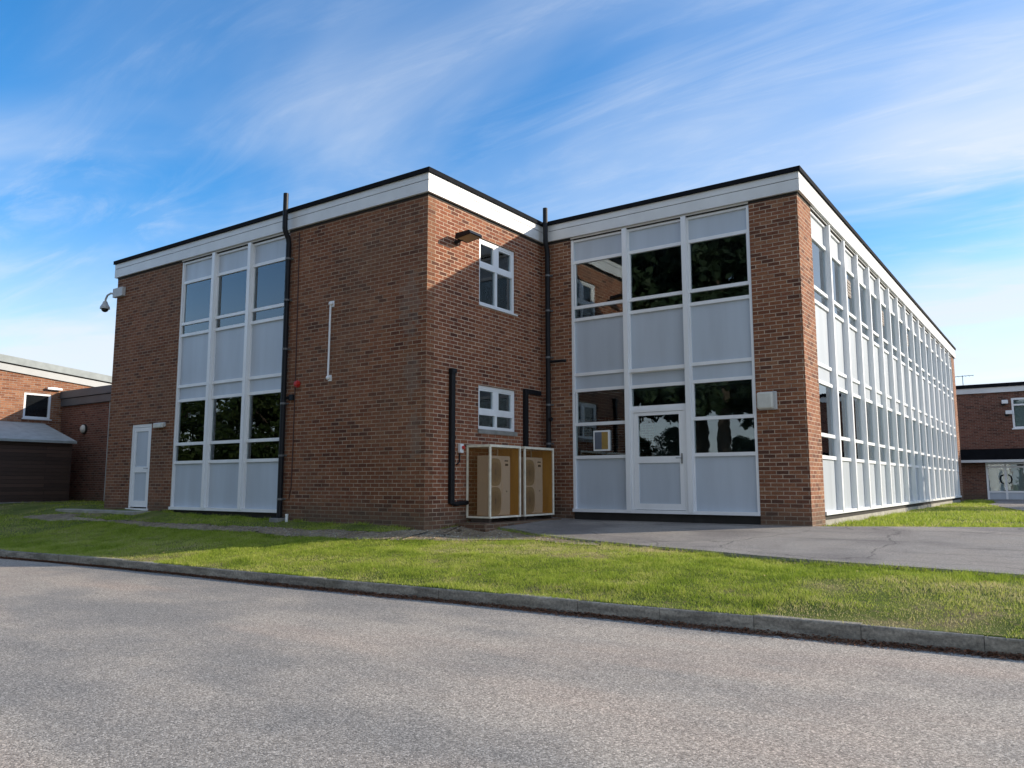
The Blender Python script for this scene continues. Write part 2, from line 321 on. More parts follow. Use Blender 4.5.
# ------------------------------------------------------------------ mesh building
class MB:
    def __init__(s): s.v = []; s.f = []; s.mi = []
    def face(s, pts, mi=0):
        k = len(s.v); s.v += [tuple(p) for p in pts]; s.f.append(tuple(range(k, k + len(pts)))); s.mi.append(mi)
    def box(s, x0, x1, y0, y1, z0, z1, mi=0):
        k = len(s.v)
        s.v += [(x, y, z) for z in (z0, z1) for y in (y0, y1) for x in (x0, x1)]
        for q in ((0, 2, 3, 1), (4, 5, 7, 6), (0, 1, 5, 4), (2, 6, 7, 3), (0, 4, 6, 2), (1, 3, 7, 5)):
            s.f.append(tuple(k + i for i in q)); s.mi.append(mi)
        return s
    def tube(s, pts, r, n=10, mi=0, caps=True):
        pts = [Vector(p) for p in pts]; k = len(s.v)
        rs = r if hasattr(r, '__len__') else [r] * len(pts)
        prev = None
        for i, p in enumerate(pts):
            d = ((pts[min(i + 1, len(pts) - 1)] - pts[max(i - 1, 0)])).normalized()
            if prev is None: a = d.cross(Vector((0.3, 0.9, 0.21))).normalized()
            else: a = (prev - d * prev.dot(d)).normalized()
            prev = a; b = d.cross(a)
            for j in range(n):
                w = 2 * math.pi * j / n
                s.v.append(tuple(p + (a * math.cos(w) + b * math.sin(w)) * rs[i]))
        for i in range(len(pts) - 1):
            for j in range(n):
                s.f.append((k + i * n + j, k + i * n + (j + 1) % n, k + (i + 1) * n + (j + 1) % n, k + (i + 1) * n + j)); s.mi.append(mi)
        if caps:
            s.f.append(tuple(k + j for j in reversed(range(n)))); s.mi.append(mi)
            s.f.append(tuple(k + (len(pts) - 1) * n + j for j in range(n))); s.mi.append(mi)
        return s
    def prism(s, outline, axis, a0, a1, mi=0):
        """outline: list of 2-D points in the plane normal to axis ('x': (y,z), 'y': (x,z), 'z': (x,y))"""
        def P(q, a): return {'x': (a, q[0], q[1]), 'y': (q[0], a, q[1]), 'z': (q[0], q[1], a)}[axis]
        n = len(outline); k = len(s.v)
        s.v += [P(q, a0) for q in outline] + [P(q, a1) for q in outline]
        for j in range(n): s.f.append((k + j, k + (j + 1) % n, k + n + (j + 1) % n, k + n + j)); s.mi.append(mi)
        s.f.append(tuple(k + j for j in reversed(range(n)))); s.mi.append(mi)
        s.f.append(tuple(k + n + j for j in range(n))); s.mi.append(mi)
        return s
    def sphere(s, c, r, nu=14, nv=9, sc=(1, 1, 1), zmin=-1.0, zmax=1.0, mi=0):
        k = len(s.v)
        a0 = math.asin(zmin); a1 = math.asin(zmax)
        for i in range(nv + 1):
            w = a0 + (a1 - a0) * i / nv
            for j in range(nu):
                q = 2 * math.pi * j / nu
                s.v.append((c[0] + r * sc[0] * math.cos(w) * math.cos(q), c[1] + r * sc[1] * math.cos(w) * math.sin(q), c[2] + r * sc[2] * math.sin(w)))
        for i in range(nv):
            for j in range(nu):
                s.f.append((k + i * nu + j, k + i * nu + (j + 1) % nu, k + (i + 1) * nu + (j + 1) % nu, k + (i + 1) * nu + j)); s.mi.append(mi)
        return s
    def mesh(s, name, mats, off=(0, 0, 0), smooth=False):
        me = bpy.data.meshes.new(name)
        V = np.array(s.v, float)
        me.from_pydata([tuple(q) for q in V - np.array(off, float)], [], s.f)
        for mm in (mats if isinstance(mats, (list, tuple)) else [mats]): me.materials.append(mm)
        me.polygons.foreach_set('material_index', s.mi)
        import bmesh
        bm = bmesh.new(); bm.from_mesh(me); bmesh.ops.recalc_face_normals(bm, faces=bm.faces); bm.to_mesh(me); bm.free()
        uvl = me.uv_layers.new(name='UVMap')
        for p in me.polygons:
            n = p.normal; ax = max(range(3), key=lambda i: abs(n[i]))
            for li in p.loop_indices:
                q = V[me.loops[li].vertex_index]
                uvl.data[li].uv = ((q[1], q[2]) if ax == 0 else (q[0], q[2]) if ax == 1 else (q[0], q[1]))
        if smooth: me.polygons.foreach_set('use_smooth', [True] * len(me.polygons))
        me.update(); return me
    def build(s, name, mats, parent=None, smooth=False, bevel=0.0):
        off = tuple(parent_origin(parent)) if parent is not None else (0, 0, 0)
        o = bpy.data.objects.new(name, s.mesh(name, mats, off, smooth)); col.objects.link(o)
        if parent is not None: o.parent = parent
        if bevel:
            b = o.modifiers.new('bevel', 'BEVEL'); b.width = bevel; b.segments = 2; b.limit_method = 'ANGLE'
        return o

def parent_origin(o):
    v = Vector((0, 0, 0))
    while o is not None: v += o.location; o = o.parent
    return v

def tag(o, label=None, cat=None, group=None, kind=None):
    for k, v in (('label', label), ('category', cat), ('group', group), ('kind', kind)):
        if v: o[k] = v
    return o

def thing(name, loc, label, cat, group=None):
    o = bpy.data.objects.new(name, None); o.empty_display_size = 0.2; col.objects.link(o); o.location = loc
    return tag(o, label, cat, group)

def link_copy(src, parent, loc=None, rotz=None):
    """copy of one object with copies of its children"""
    c = src.copy(); col.objects.link(c); c.parent = parent
    if loc is not None: c.location = loc
    if rotz is not None: c.rotation_euler = (0, 0, rotz)
    for ch in list(src.children): link_copy(ch, c)
    return c

# ------------------------------------------------------------------ dimensions of the main building (metres, z = 0 at the window sills)
WA, D, WB, L = 10.836, 3.925, 5.657, 24.47
BAY = 1.33
DEP = 11.0                                            # depth of the front wing
ZF, ZT, ZC = 6.0, 6.364, 6.455                        # fascia bottom, fascia top, roof edge top
XA0 = -7.91; XB0 = 0.75; YS0 = D + 0.93               # where the rows of window bays start
YN = D + L

# ------------------------------------------------------------------ ground
ROADZ = -0.76
KX = [-60, -30, -15, -6.82, -3.71, -1.1, 1.04, 2.73, 4.16, 5.39, 6.46, 7.38, 8.17, 9.06, 14, 30, 60]
KY = [-9.5, -6.2, -4.6, -4.01, -3.79, -3.68, -3.62, -3.53, -3.46, -3.41, -3.37, -3.32, -3.27, -3.23, -3.05, -2.7, -2.2]
def ky(x): return np.interp(x, KX, KY)
def sstep(a, b, x):
    t = np.clip((x - a) / (b - a), 0, 1); return t * t * (3 - 2 * t)
RY = [-60, -3.9, -3.5, -2.8, -1.7, -.7, .5, 2.0, 3.9, 60]; RZ = [-.64, -.64, -.62, -.54, -.42, -.385, -.355, -.30, -.21, -.24]
LY = [-60, -4.2, -3.6, -2.4, -1.2, -.45, 0, 1.5, 60]; LZ = [-.64, -.64, -.62, -.50, -.37, -.24, -.16, -.12, -.12]
def h0(x, y):
    x = np.asarray(x, float); y = np.asarray(y, float)
    r = np.interp(y, RY, RZ); l = np.interp(y, LY, LZ) + sstep(-2, -11, x) * .14 * sstep(-3.5, 0, y)
    t = sstep(-.9, 1.1, x)
    return l * (1 - t) + r * t + .06 * sstep(1.9, .3, x) * sstep(-.4, .2, x) * sstep(.2, 1.3, y) * sstep(3.9, 2.7, y)
def vnoise(x, y, s, seed=0):
    r = np.random.default_rng(seed); G = r.random((64, 64))
    u = np.asarray(x) * s + 31.7; v = np.asarray(y) * s + 17.3
    i = np.floor(u).astype(int); j = np.floor(v).astype(int); a = u - i; b = v - j
    a = a * a * (3 - 2 * a); b = b * b * (3 - 2 * b)
    g = lambda p, q: G[p % 64, q % 64]
    return (g(i, j) * (1 - a) + g(i + 1, j) * a) * (1 - b) + (g(i, j + 1) * (1 - a) + g(i + 1, j + 1) * a) * b
def h(x, y):
    d = np.asarray(y) - ky(x)
    bump = (vnoise(x, y, 1.1, 1) - .5) * 0.035 + (vnoise(x, y, 3.3, 2) - .5) * 0.016
    g = h0(x, y) + bump
    t = sstep(0.0, 0.55, d)
    return g * t + (ROADZ + 0.140 + (vnoise(x, y, 2.6, 3) - .3) * .014) * (1 - t)

def sheet(name, X, Y, Z, mat, kind='structure', label=None):
    ny, nx = X.shape
    me = bpy.data.meshes.new(name)
    V = np.stack([X, Y, Z], -1).reshape(-1, 3)
    idx = np.arange(nx * ny).reshape(ny, nx)
    F = np.stack([idx[:-1, :-1], idx[:-1, 1:], idx[1:, 1:], idx[1:, :-1]], -1).reshape(-1, 4)
    me.from_pydata(V.tolist(), [], F.tolist()); me.materials.append(mat)
    me.polygons.foreach_set('use_smooth', [True] * len(F)); me.update()
    o = bpy.data.objects.new(name, me); col.objects.link(o); o['kind'] = kind
    return o

xs = np.unique(np.concatenate([np.linspace(-600, -60, 12), np.linspace(-60, -14, 40), np.linspace(-14, 12, 140), np.linspace(12, 60, 40), np.linspace(60, 600, 12)]))
us = np.concatenate([[0.035, 0.036], np.linspace(0.06, 4.5, 46), np.linspace(4.6, 12, 30), np.linspace(13, 60, 30), np.linspace(80, 700, 10)])
X, U = np.meshgrid(xs, us); Y = U + ky(X); Z = h(X, Y); Z[0] -= 0.04
tag(sheet('lawn_ground', X, Y, Z, M['soil']), 'turf ground sloping from the building down to the kerb')
X, U = np.meshgrid(xs, np.linspace(0, -14, 30)); sheet('road', X, ky(X) + U, np.full_like(X, ROADZ), M['road'])
X, U = np.meshgrid(xs, np.array([-14.12, -16, -20, -40, -120, -700])); sheet('verge_ground', X, ky(X) + U, np.full_like(X, ROADZ + 0.1), M['soil'])

def kerb(name, off0, off1, z0, z1):
    s = MB()
    x = -58.0
    while x < 58:
        ln = 0.915
        xa, xb = x + 0.0025, x + ln - 0.0025
        dz = random.uniform(-.006, .006); dy = random.uniform(-.006, .006)
        ya, yb = float(ky(xa)), float(ky(xb))
        c = 0.018
        prof = [(off0, z0), (off0 + .3 * math.copysign(c, off1 - off0), z1 - c + dz), (off0 + .55 * math.copysign(c, off1 - off0), z1 - .3 * c + dz), (off0 + 1.2 * math.copysign(c, off1 - off0), z1 + dz), (off1, z1 + dz), (off1, z0)]
        k = len(s.v)
        for (xx, yy) in ((xa, ya), (xb, yb)):
            s.v += [(xx, yy + q[0] + dy, q[1]) for q in prof]
        n = len(prof)
        for j in range(n): s.f.append((k + j, k + (j + 1) % n, k + n + (j + 1) % n, k + n + j)); s.mi.append(0)
        s.f.append(tuple(k + j for j in range(n))); s.mi.append(0); s.f.append(tuple(k + n + j for j in range(n))); s.mi.append(0)
        x += ln
    o = s.build(name, M['kerb']); o['kind'] = 'structure'; return o
kerb('kerb', 0.0, 0.125, ROADZ - 0.2, ROADZ + 0.142)
kerb('far_side_kerb', -14.0, -14.125, ROADZ - 0.2, ROADZ + 0.115)

def loft(name, A, B, n, m, dz, mat, edge=0.0, jag=0.0):
    """a draped strip between two plan polylines, edge turned down by `edge` along both"""
    def res(P, n):
        P = np.array(P, float); s = np.concatenate([[0], np.cumsum(np.hypot(*np.diff(P, axis=0).T))])
        q = np.linspace(0, s[-1], n); return np.stack([np.interp(q, s, P[:, 0]), np.interp(q, s, P[:, 1])], -1)
    a, b = res(A, n), res(B, n)
    if jag:
        for P, sd in ((a, 5), (b, 6)):
            r = np.random.default_rng(sd); P[:, 1] += r.normal(0, jag, n); P[:, 0] += r.normal(0, jag, n)
    t = np.linspace(0, 1, m)[:, None, None]
    G = a[None] * (1 - t) + b[None] * t
    Xg, Yg = G[..., 0], G[..., 1]
    Zg = (h(Xg, Yg) if jag else h0(Xg, Yg)) + dz
    if edge:
        Xg = np.concatenate([Xg[:1], Xg, Xg[-1:]]); Yg = np.concatenate([Yg[:1], Yg, Yg[-1:]]); Zg = np.concatenate([Zg[:1] - edge, Zg, Zg[-1:] - edge])
    o = sheet(name, Xg, Yg, Zg, mat)
    if edge: o.data.polygons.foreach_set('use_smooth', [False] * len(o.data.polygons))
    return o
PF = [(0.30, 1.13), (0.7, 1.30), (1.13, 1.36), (2.08, .88), (3.29, .45), (4.31, .12), (5.15, -.08), (5.94, -.33), (6.63, -.51), (7.23, -.61), (7.79, -.69), (8.29, -.76), (8.99, -.86), (12, -1.2), (22, -1.6)]
PB = [(0.02, 1.2), (0.02, 2.6), (0.05, 3.9), (1.5, 3.98), (3.5, 3.98), (5.2, 3.95), (5.9, 4.08), (6.64, 4.56), (7.67, 5.1), (8.74, 5.64), (12, 7.4), (22, 12.0)]
loft('tarmac_path', PF, PB, 110, 22, 0.045, M['path'], edge=0.12)
DLO = [(-12.6, -1.21), (-11.4, -1.33), (-10.72, -1.37), (-9.28, -1.2), (-7.59, -1.19), (-4.98, -1.17), (-3.46, -1.1), (-1.96, -1.14), (-.74, -1.08), (.18, -.83), (.75, -.5), (1.23, -.02), (1.85, .32), (2.72, .24), (3.5, .08)]
DUP = [(-12.4, -1.0), (-11.56, -.75), (-10.68, -.55), (-10.3, -.95), (-9.14, -1.05), (-7.1, -.88), (-5.48, -.76), (-3.66, -.66), (-2.29, -.58), (-1.29, -.52), (-.52, -.42), (-.2, 0.02), (0.02, .5), (0.15, 1.2), (.9, 1.32), (1.6, 1.1), (2.3, .86), (3.3, .5)]
loft('dirt_path', DLO, DUP, 240, 9, 0.012, M['dirt'], jag=0.035)
FP = [(6.9, 23.2), (7.0, 28), (7.0, 33.9)]; FQ = [(7.5, 19.5), (8.4, 15.2), (12.5, 12.5), (30, 12.2), (30, 33.9)]
loft('far_tarmac', [(6.9, 23.2), (7.0, 26), (6.6, 30), (6.0, 33.95)], [(8.6, 14.6), (13, 12.6), (30, 13), (30, 33.95)], 40, 20, 0.03, M['path'], edge=0.05)
s = MB(); s.box(-12.3, -8.55, -.50, -.012, -.3, -.055); o = s.build('paving_slab', M['paleconc'], bevel=0.01); o['kind'] = 'structure'

# ------------------------------------------------------------------ the school building
school = thing('school_building', (0, 0, 0), 'two storey red brick school block with white fascia and grey panelled window bays', 'building')

def wall(name, mat, axis, u0, u1, a0, a1, z0, z1, holes=(), parent=None):
    """wall of boxes in plane x=const ('x') or y=const ('y'); holes = (u0,u1,z0,z1)"""
    s = MB(); us_ = sorted({u0, u1} | {q for hh in holes for q in hh[:2]}); zs_ = sorted({z0, z1} | {q for hh in holes for q in hh[2:]})
    for i in range(len(us_) - 1):
        for j in range(len(zs_) - 1):
            cu_, cz_ = (us_[i] + us_[i + 1]) / 2, (zs_[j] + zs_[j + 1]) / 2
            if any(hh[0] < cu_ < hh[1] and hh[2] < cz_ < hh[3] for hh in holes): continue
            if axis == 'x': s.box(a0, a1, us_[i], us_[i + 1], zs_[j], zs_[j + 1])
            else: s.box(us_[i], us_[i + 1], a0, a1, zs_[j], zs_[j + 1])
    return s.build(name, mat, parent if parent is not None else school)
ZB = -0.7; ZW = 5.945
DOORH = (-9.74, -8.85, 0.0, 2.06)
RW1 = (1.58, 2.85, 4.17, 5.55); RW2 = (1.57, 2.86, 1.66, 2.535)
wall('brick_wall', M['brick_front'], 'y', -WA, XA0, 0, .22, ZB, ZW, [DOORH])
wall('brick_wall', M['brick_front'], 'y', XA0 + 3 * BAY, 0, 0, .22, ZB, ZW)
wall('brick_wall', M['brick_return'], 'x', .22, D, -.22, 0, ZB, ZW, [RW1, RW2])
wall('brick_wall', M['brick'], 'y', 0, XB0, D, D + .22, ZB, ZW)
wall('brick_wall', M['brick'], 'y', XB0 + 3 * BAY, WB, D, D + .22, ZB, ZW)
wall('brick_wall', M['brick'], 'x', D + .22, YS0, WB - .22, WB, ZB, ZW)
wall('brick_wall', M['brick'], 'x', YS0 + 17 * BAY, YN, WB - .22, WB, ZB, ZW)
wall('brick_wall', M['brick'], 'x', .22, DEP, -WA, -WA + .22, ZB, ZW)
wall('brick_wall', M['brick'], 'y', -WA + .22, 0, DEP - .22, DEP, ZB, ZW)
wall('brick_wall', M['brick'], 'x', DEP, YN, 0, .22, ZB, ZW)
wall('brick_wall', M['brick'], 'y', .22, WB - .22, YN - .22, YN, ZB, ZW)
# soffit strip, fascia boards, roof edging, roof
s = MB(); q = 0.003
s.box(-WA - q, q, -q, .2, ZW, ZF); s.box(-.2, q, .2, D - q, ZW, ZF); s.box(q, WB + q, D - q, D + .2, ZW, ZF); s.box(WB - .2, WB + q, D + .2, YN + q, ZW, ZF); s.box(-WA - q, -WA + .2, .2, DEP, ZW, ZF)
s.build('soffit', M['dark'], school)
O = 0.065
def ring(s, z0, z1, o, t):
    s.box(-WA - o, o, -o, -o + t, z0, z1); s.box(o - t, o, -o + t, D - o, z0, z1); s.box(o - t, WB + o, D - o, D - o + t, z0, z1)
    s.box(WB + o - t, WB + o, D - o + t, YN + o, z0, z1); s.box(-WA - o, -WA - o + t, -o + t, DEP + o, z0, z1)
    s.box(-o + t + .0, WB + o - t, YN + o - t, YN + o, z0, z1); s.box(-WA - o + t, 0, DEP + o - t, DEP + o, z0, z1)
s = MB(); ring(s, ZF + 0.0, 6.222, O, 0.05); ring(s, 6.236, ZT, O, 0.05); s.build('fascia', M['fascia'], school)
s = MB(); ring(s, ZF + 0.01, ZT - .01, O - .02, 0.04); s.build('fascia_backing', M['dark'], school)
s = MB(); ring(s, ZT + .001, ZC, O + .035, 0.16); s.build('roof_edge', M['black'], school)
s = MB(); s.box(-WA, 0, 0, DEP, 6.0, 6.35); s.box(0.001, WB, D, YN, 6.0, 6.352); s.build('roof', M['roof'], school)
s = MB(); s.box(XA0 + .002, XA0 + 3 * BAY - .002, -.008, .19, 5.962, ZF - .002); s.box(XB0 + .002, XB0 + 3 * BAY - .002, D - .008, D + .19, 5.962, ZF - .002); s.box(WB - .19, WB + .008, YS0 + .002, YS0 + 17 * BAY - .002, 5.962, ZF - .002)
s.build('head_trim', M['fascia'], school)
# plinths under the bays
s = MB(); s.box(XA0, XA0 + 3 * BAY, .05, .2, ZB, -.005); s.box(XB0, XB0 + 3 * BAY, D + .05, D + .2, ZB, -.005); s.box(WB - .2, WB - .05, YS0, YS0 + 17 * BAY, -.1, -.005)
s.build('plinth', M['dark'], school)
s = MB(); s.box(WB - .2, WB - .03, YS0, YS0 + 17 * BAY, ZB, -.1); s.build('plinth', M['paleconc'], school)
# inside: floors, ceilings, partitions
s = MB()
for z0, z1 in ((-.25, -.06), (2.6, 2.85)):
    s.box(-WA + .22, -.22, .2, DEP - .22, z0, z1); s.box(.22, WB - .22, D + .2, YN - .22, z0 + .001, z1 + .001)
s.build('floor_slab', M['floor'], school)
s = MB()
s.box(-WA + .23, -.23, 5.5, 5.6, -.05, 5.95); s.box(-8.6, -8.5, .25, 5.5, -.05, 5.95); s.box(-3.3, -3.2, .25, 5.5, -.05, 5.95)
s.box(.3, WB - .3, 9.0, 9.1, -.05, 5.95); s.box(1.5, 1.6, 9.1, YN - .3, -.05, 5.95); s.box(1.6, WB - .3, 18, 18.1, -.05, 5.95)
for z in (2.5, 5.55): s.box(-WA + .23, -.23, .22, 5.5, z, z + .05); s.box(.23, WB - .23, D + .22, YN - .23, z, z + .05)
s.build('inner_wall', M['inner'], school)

# ------------------------------------------------------------------ window bays
cache = {}
def bay_parts(kind, pos):
    """meshes of one bay in local coordinates: x along the wall, -y outwards, z up from the sill"""
    key = (kind, pos)
    if key in cache: return cache[key]
    w = BAY; H = 5.94
    t = {'a': dict(u=(5.43, 4.41, 4.13), m=(2.895, 2.55), l=(1.52, 1.09)), 'b': dict(u=(5.43, 4.41, 4.14), m=(2.93, 2.58), l=(1.85, 1.145)), 'd': dict(u=(5.43, 4.41, 4.14), m=(2.885, 2.57), l=(2.13,))}[kind]
    s = MB(); rf, rb = 0.03, 0.11                          # rail front and back
    xl = 0.05; xr = w - 0.05
    if pos == 'first': s.box(0, .055, .015, .13, 0, H); s.box(w - .075, w - .052, rf + .004, .128, .064, H - .046)
    else: s.box(-.05, .05, -.045, .13, 0.03, H + .018)        # the projecting mullion
    if pos == 'last': s.box(w - .055, w, .015, .13, 0, H)
    elif pos == 'mid': s.box(w - .075, w - .052, rf + .004, .128, .064, H - .046)
    if pos != 'first': s.box(.052, .075, rf + .004, .128, .064, H - .046)
    half = 0.034
    bars = list(t['u']) + list(t['m']) + list(t['l'])
    for z in bars:
        s.box(xl, xr, rf, rb, z - half, z + half)
    s.box(xl, w - .051, rf, rb, H - .045, H)
    s.box(0.0 if pos == 'first' else -.05, w if pos == 'last' else w - .05, -.03, .12, -.004, .062)   # sill
    if kind == 'd': s.box(.02, w - .06, -.02, .03, t['m'][0] - .02, t['m'][0] + .055)
    # sashes: a slimmer inner frame round each window light
    def sash(z0, z1):
        for b_ in ((xl + .02, xl + .05, z0, z1), (xr - .03, xr, z0, z1)): s.box(b_[0], b_[1], rf + .008, rb, b_[2], b_[3])
    sash(t['u'][1] + half, t['u'][0] - half); 
    if kind != 'd': sash(t['l'][0] + half, t['m'][1] - half)
    fr = s.mesh('window_bay', M['white'])
    def slab(z0, z1, y0=.07, y1=.10):
        q = MB(); q.box(xl, xr, y0, y1, z0, z1); return q
    pan = []
    spans = [(t['u'][0], H - .04), (t['m'][0], t['u'][2]), (t['m'][1], t['m'][0])]
    if kind != 'd': spans.append((.06, t['l'][1]))
    for a, b_ in spans: pan.append(slab(a, b_).mesh('infill_panel', M['panel']))
    up = slab(t['u'][2], t['u'][0], .066, .074); lo = slab(t['l'][1] if kind != 'd' else t['l'][0], t['m'][1], .066, .074)
    cache[key] = (fr, pan, [up.mesh('window_pane', M['glass']), lo.mesh('window_pane', M['glass'])])
    return cache[key]

def new(name, me, parent, loc=(0, 0, 0), rotz=0.0):
    o = bpy.data.objects.new(name, me); col.objects.link(o); o.parent = parent; o.location = loc; o.rotation_euler = (0, 0, rotz); return o

def bay(kind, pos, loc, rotz, side=False, blind=None, vent=False):
    fr, pan, panes = bay_parts(kind, pos)
    f = new('window_bay', fr, school, loc, rotz)
    for me in pan:
        p = new('infill_panel', me, f)
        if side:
            p.material_slots[0].link = 'OBJECT'; p.material_slots[0].material = M['panel_sun_toned']
    for me in panes: new('window_pane', me, f)
    if blind:
        key = ('blind', round(blind, 2))
        if key not in cache:
            q = MB(); q.box(.06, BAY - .06, .14, .145, 5.42 - 1.28 * blind, 5.42); cache[key] = q.mesh('roller_blind', M['blind'])
        new('roller_blind', cache[key], f)
    if vent:
        if 'vent' not in cache:
            q = MB(); q.box(.46, .86, .045, .064, 4.82, 5.22); 
            for k in range(5): q.box(.49, .83, .034, .045, 4.845 + k * .072, 4.885 + k * .072)
            cache['vent'] = q.mesh('vent', M['tan'])
        new('vent', cache['vent'], f)
    return f
pp = ['first', 'mid', 'last']
for k in range(3): bay('a', pp[k], (XA0 + k * BAY, 0, 0), 0)
for k in range(3):
    f = bay('bdb'[k], pp[k], (XB0 + k * BAY, D, 0), 0)
    if k == 0:                                           # square extractor in the lower light of the left bay
        q = MB(); q.box(.50, .88, .02, .064, 1.27, 1.70); v = new('window_vent', q.mesh('window_vent', M['white']), f)
        q = MB(); q.box(.535, .70, .012, .02, 1.305, 1.665); new('vent_plate', q.mesh('vent_plate', M['slate']), f)
        q = MB(); q.box(.70, .845, .012, .02, 1.305, 1.665); new('vent_plate', q.mesh('vent_plate', M['ochre']), f)
blinds = [1.0, 1.0, .55, 1.0, .8, .6, 1.0, .75, 1.0, .6, .9, 1.0, .7, 1.0, .8, 1.0, .9]
for k in range(17):
    bay('a', 'first' if k == 0 else 'last' if k == 16 else 'mid', (WB, YS0 + k * BAY, 0), math.pi / 2, side=True, blind=blinds[k], vent=k in (2, 5, 8))

# entrance door in the middle bay of the right-hand front
x0 = XB0 + BAY
s = MB(); y0, y1 = D - .012, D + .09
s.box(x0 + .055, x0 + .115, y0, y1, .065, 2.095); s.box(x0 + BAY - .115, x0 + BAY - .055, y0, y1, .065, 2.095); s.box(x0 + .115, x0 + BAY - .115, y0, y1, 2.03, 2.095)
fr = s.build('door_frame', M['white'], school)
a, b_ = x0 + .12, x0 + BAY - .12; y0, y1 = D + .0, D + .07
s = MB(); s.box(a, a + .10, y0, y1, .07, 2.025); s.box(b_ - .10, b_, y0, y1, .07, 2.025)
for z0, z1 in ((.07, .19), (1.0, 1.13), (1.96, 2.025)): s.box(a + .1, b_ - .1, y0, y1, z0, z1)
dr = s.build('entrance_door', M['white'], school); dr['label'] = 'white half glazed door with a grey lower panel'
s = MB(); s.box(a + .09, b_ - .09, y0 + .03, y0 + .036, 1.12, 1.965); s.build('door_pane', M['glass'], dr)
s = MB(); s.box(a + .09, b_ - .09, y0 + .022, y0 + .045, .185, 1.005); s.build('door_panel', M['panel'], dr)
s = MB(); s.box(b_ - .07, b_ - .035, y0 - .012, y0, .98, 1.18); s.tube([(b_ - .05, y0 - .01, 1.09), (b_ - .05, y0 - .055, 1.09), (b_ - .16, y0 - .055, 1.09)], .009); s.build('door_handle', M['steel'], dr)
# narrow side door in the left-hand front
x0, x1 = DOORH[0] + .003, DOORH[1] - .003
s = MB(); y0, y1 = .02, .12
s.box(x0, x0 + .07, y0, y1, 0.0, 2.055); s.box(x1 - .07, x1, y0, y1, 0, 2.055); s.box(x0 + .07, x1 - .07, y0, y1, 1.985, 2.055); s.box(x0 - .05, x1 + .04, -.03, y1, -.055, -.002)
fr = s.build('door_frame', M['white'], school)
a, b_ = x0 + .075, x1 - .075; y0, y1 = .03, .09
s = MB(); s.box(a, a + .10, y0, y1, .03, 1.98); s.box(b_ - .10, b_, y0, y1, .03, 1.98)
for z0, z1 in ((.03, .18), (.87, 1.01), (1.88, 1.98)): s.box(a + .1, b_ - .1, y0, y1, z0, z1)
dr = s.build('side_door', M['white'], school); dr['label'] = 'narrow white door with two pale grey panels'
for z0, z1 in ((.175, .875), (1.005, 1.885)):
    s = MB(); s.box(a + .09, b_ - .09, y0 + .02, y0 + .045, z0, z1); s.build('door_panel', M['panel'], dr)
s = MB(); s.tube([(b_ - .05, y0, .97), (b_ - .05, y0 - .05, .97), (b_ - .15, y0 - .05, .97)], .009); s.build('door_handle', M['steel'], dr)
s = MB(); s.box(a, b_, .13, .16, 0, 2.0); s.build('door_backing', M['dark'], school)

# two casements in the return wall
def casement(hole, ztr, deep_sill):
    y0, y1, z0, z1 = hole; xf, xb = -.035, -.10
    s = MB(); f = .065
    e = .003
    s.box(xb, xf, y0 + e, y0 + f, z0 + e, z1 - e); s.box(xb, xf, y1 - f, y1 - e, z0 + e, z1 - e)
    s.box(xb, xf, y0 + f, y1 - f, z0 + e, z0 + f); s.box(xb, xf, y0 + f, y1 - f, z1 - f, z1 - e)
    ym = (y0 + y1) / 2
    s.box(xb, xf - .004, y0 + f, y1 - f, ztr - .05, ztr + .05)
    s.box(xb, xf - .008, ym - .06, ym + .06, ztr + .05, z1 - f); s.box(xb, xf - .008, ym - .035, ym + .035, z0 + f, ztr - .05)
    for (ya, yb) in ((y0 + f, ym - .06), (ym + .06, y1 - f)):                     # opening top sashes
        for q in ((ya, ya + .035, ztr + .05, z1 - f), (yb - .035, yb, ztr + .05, z1 - f)): s.box(xb, xf - .012, *q)
        s.box(xb, xf - .012, ya + .035, yb - .035, ztr + .05, ztr + .085); s.box(xb, xf - .012, ya + .035, yb - .035, z1 - f - .035, z1 - f)
    w_ = s.build('casement_window', M['white'], school)
    q = MB(); q.box(-.085, -.079, y0 + .03, y1 - .03, z0 + .03, z1 - .03); q.build('window_pane', M['glass'], w_)
    q = MB()
    if deep_sill: q.box(-.1, .03, y0 - .02, y1 + .02, z0 - .085, z0 - .001); q.build('window_sill', M['concrete'], w_)
    else: q.box(-.1, .035, y0 - .01, y1 + .05, z0 - .03, z0 - .001); q.build('window_sill', M['white'], w_)
casement(RW1, 5.0, False)
casement(RW2, 2.0, True)

# ------------------------------------------------------------------ drainpipes and fixtures on the school
def drainpipe(loc, pts, clips, label, r=.055):
    o = thing('drainpipe', loc, label, 'drainpipe')
    MB().tube(pts, r, 12).build('pipe', M['pipe'], o, smooth=False)
    for (x, y, z) in clips:
        s = MB(); s.tube([(x, y, z - .02), (x, y, z + .02)], r + .006, 12); s.box(x - r - .04, x + r + .04, y + r - .01, y + r + .018, z - .014, z + .014); s.build('pipe_clip', M['clip'], o)
    return o
xp = -3.86
drainpipe((xp, -.075, -.12), [(xp, -.075, -.14), (xp, -.075, 5.70), (xp, -.095, 5.80), (xp, -.175, 5.93), (xp, -.19, 6.0), (xp, -.19, 6.76)],
          [(xp, -.075, z) for z in (.28, 1.17, 2.25, 3.4, 4.45, 5.35)], 'black drainpipe beside the left window bays, rising above the roof edge')
xp, yp = .21, D - .11
o = drainpipe((xp, yp, -.2), [(xp, yp, -.24), (xp, yp, 5.70), (xp, yp - .02, 5.80), (xp, yp - .07, 5.92), (xp, yp - .08, 6.0), (xp, yp - .08, 6.74)],
          [(xp, yp, z) for z in (1.45, 2.3, 3.35, 4.4, 5.2)], 'black drainpipe in the inner corner, rising above the roof edge')
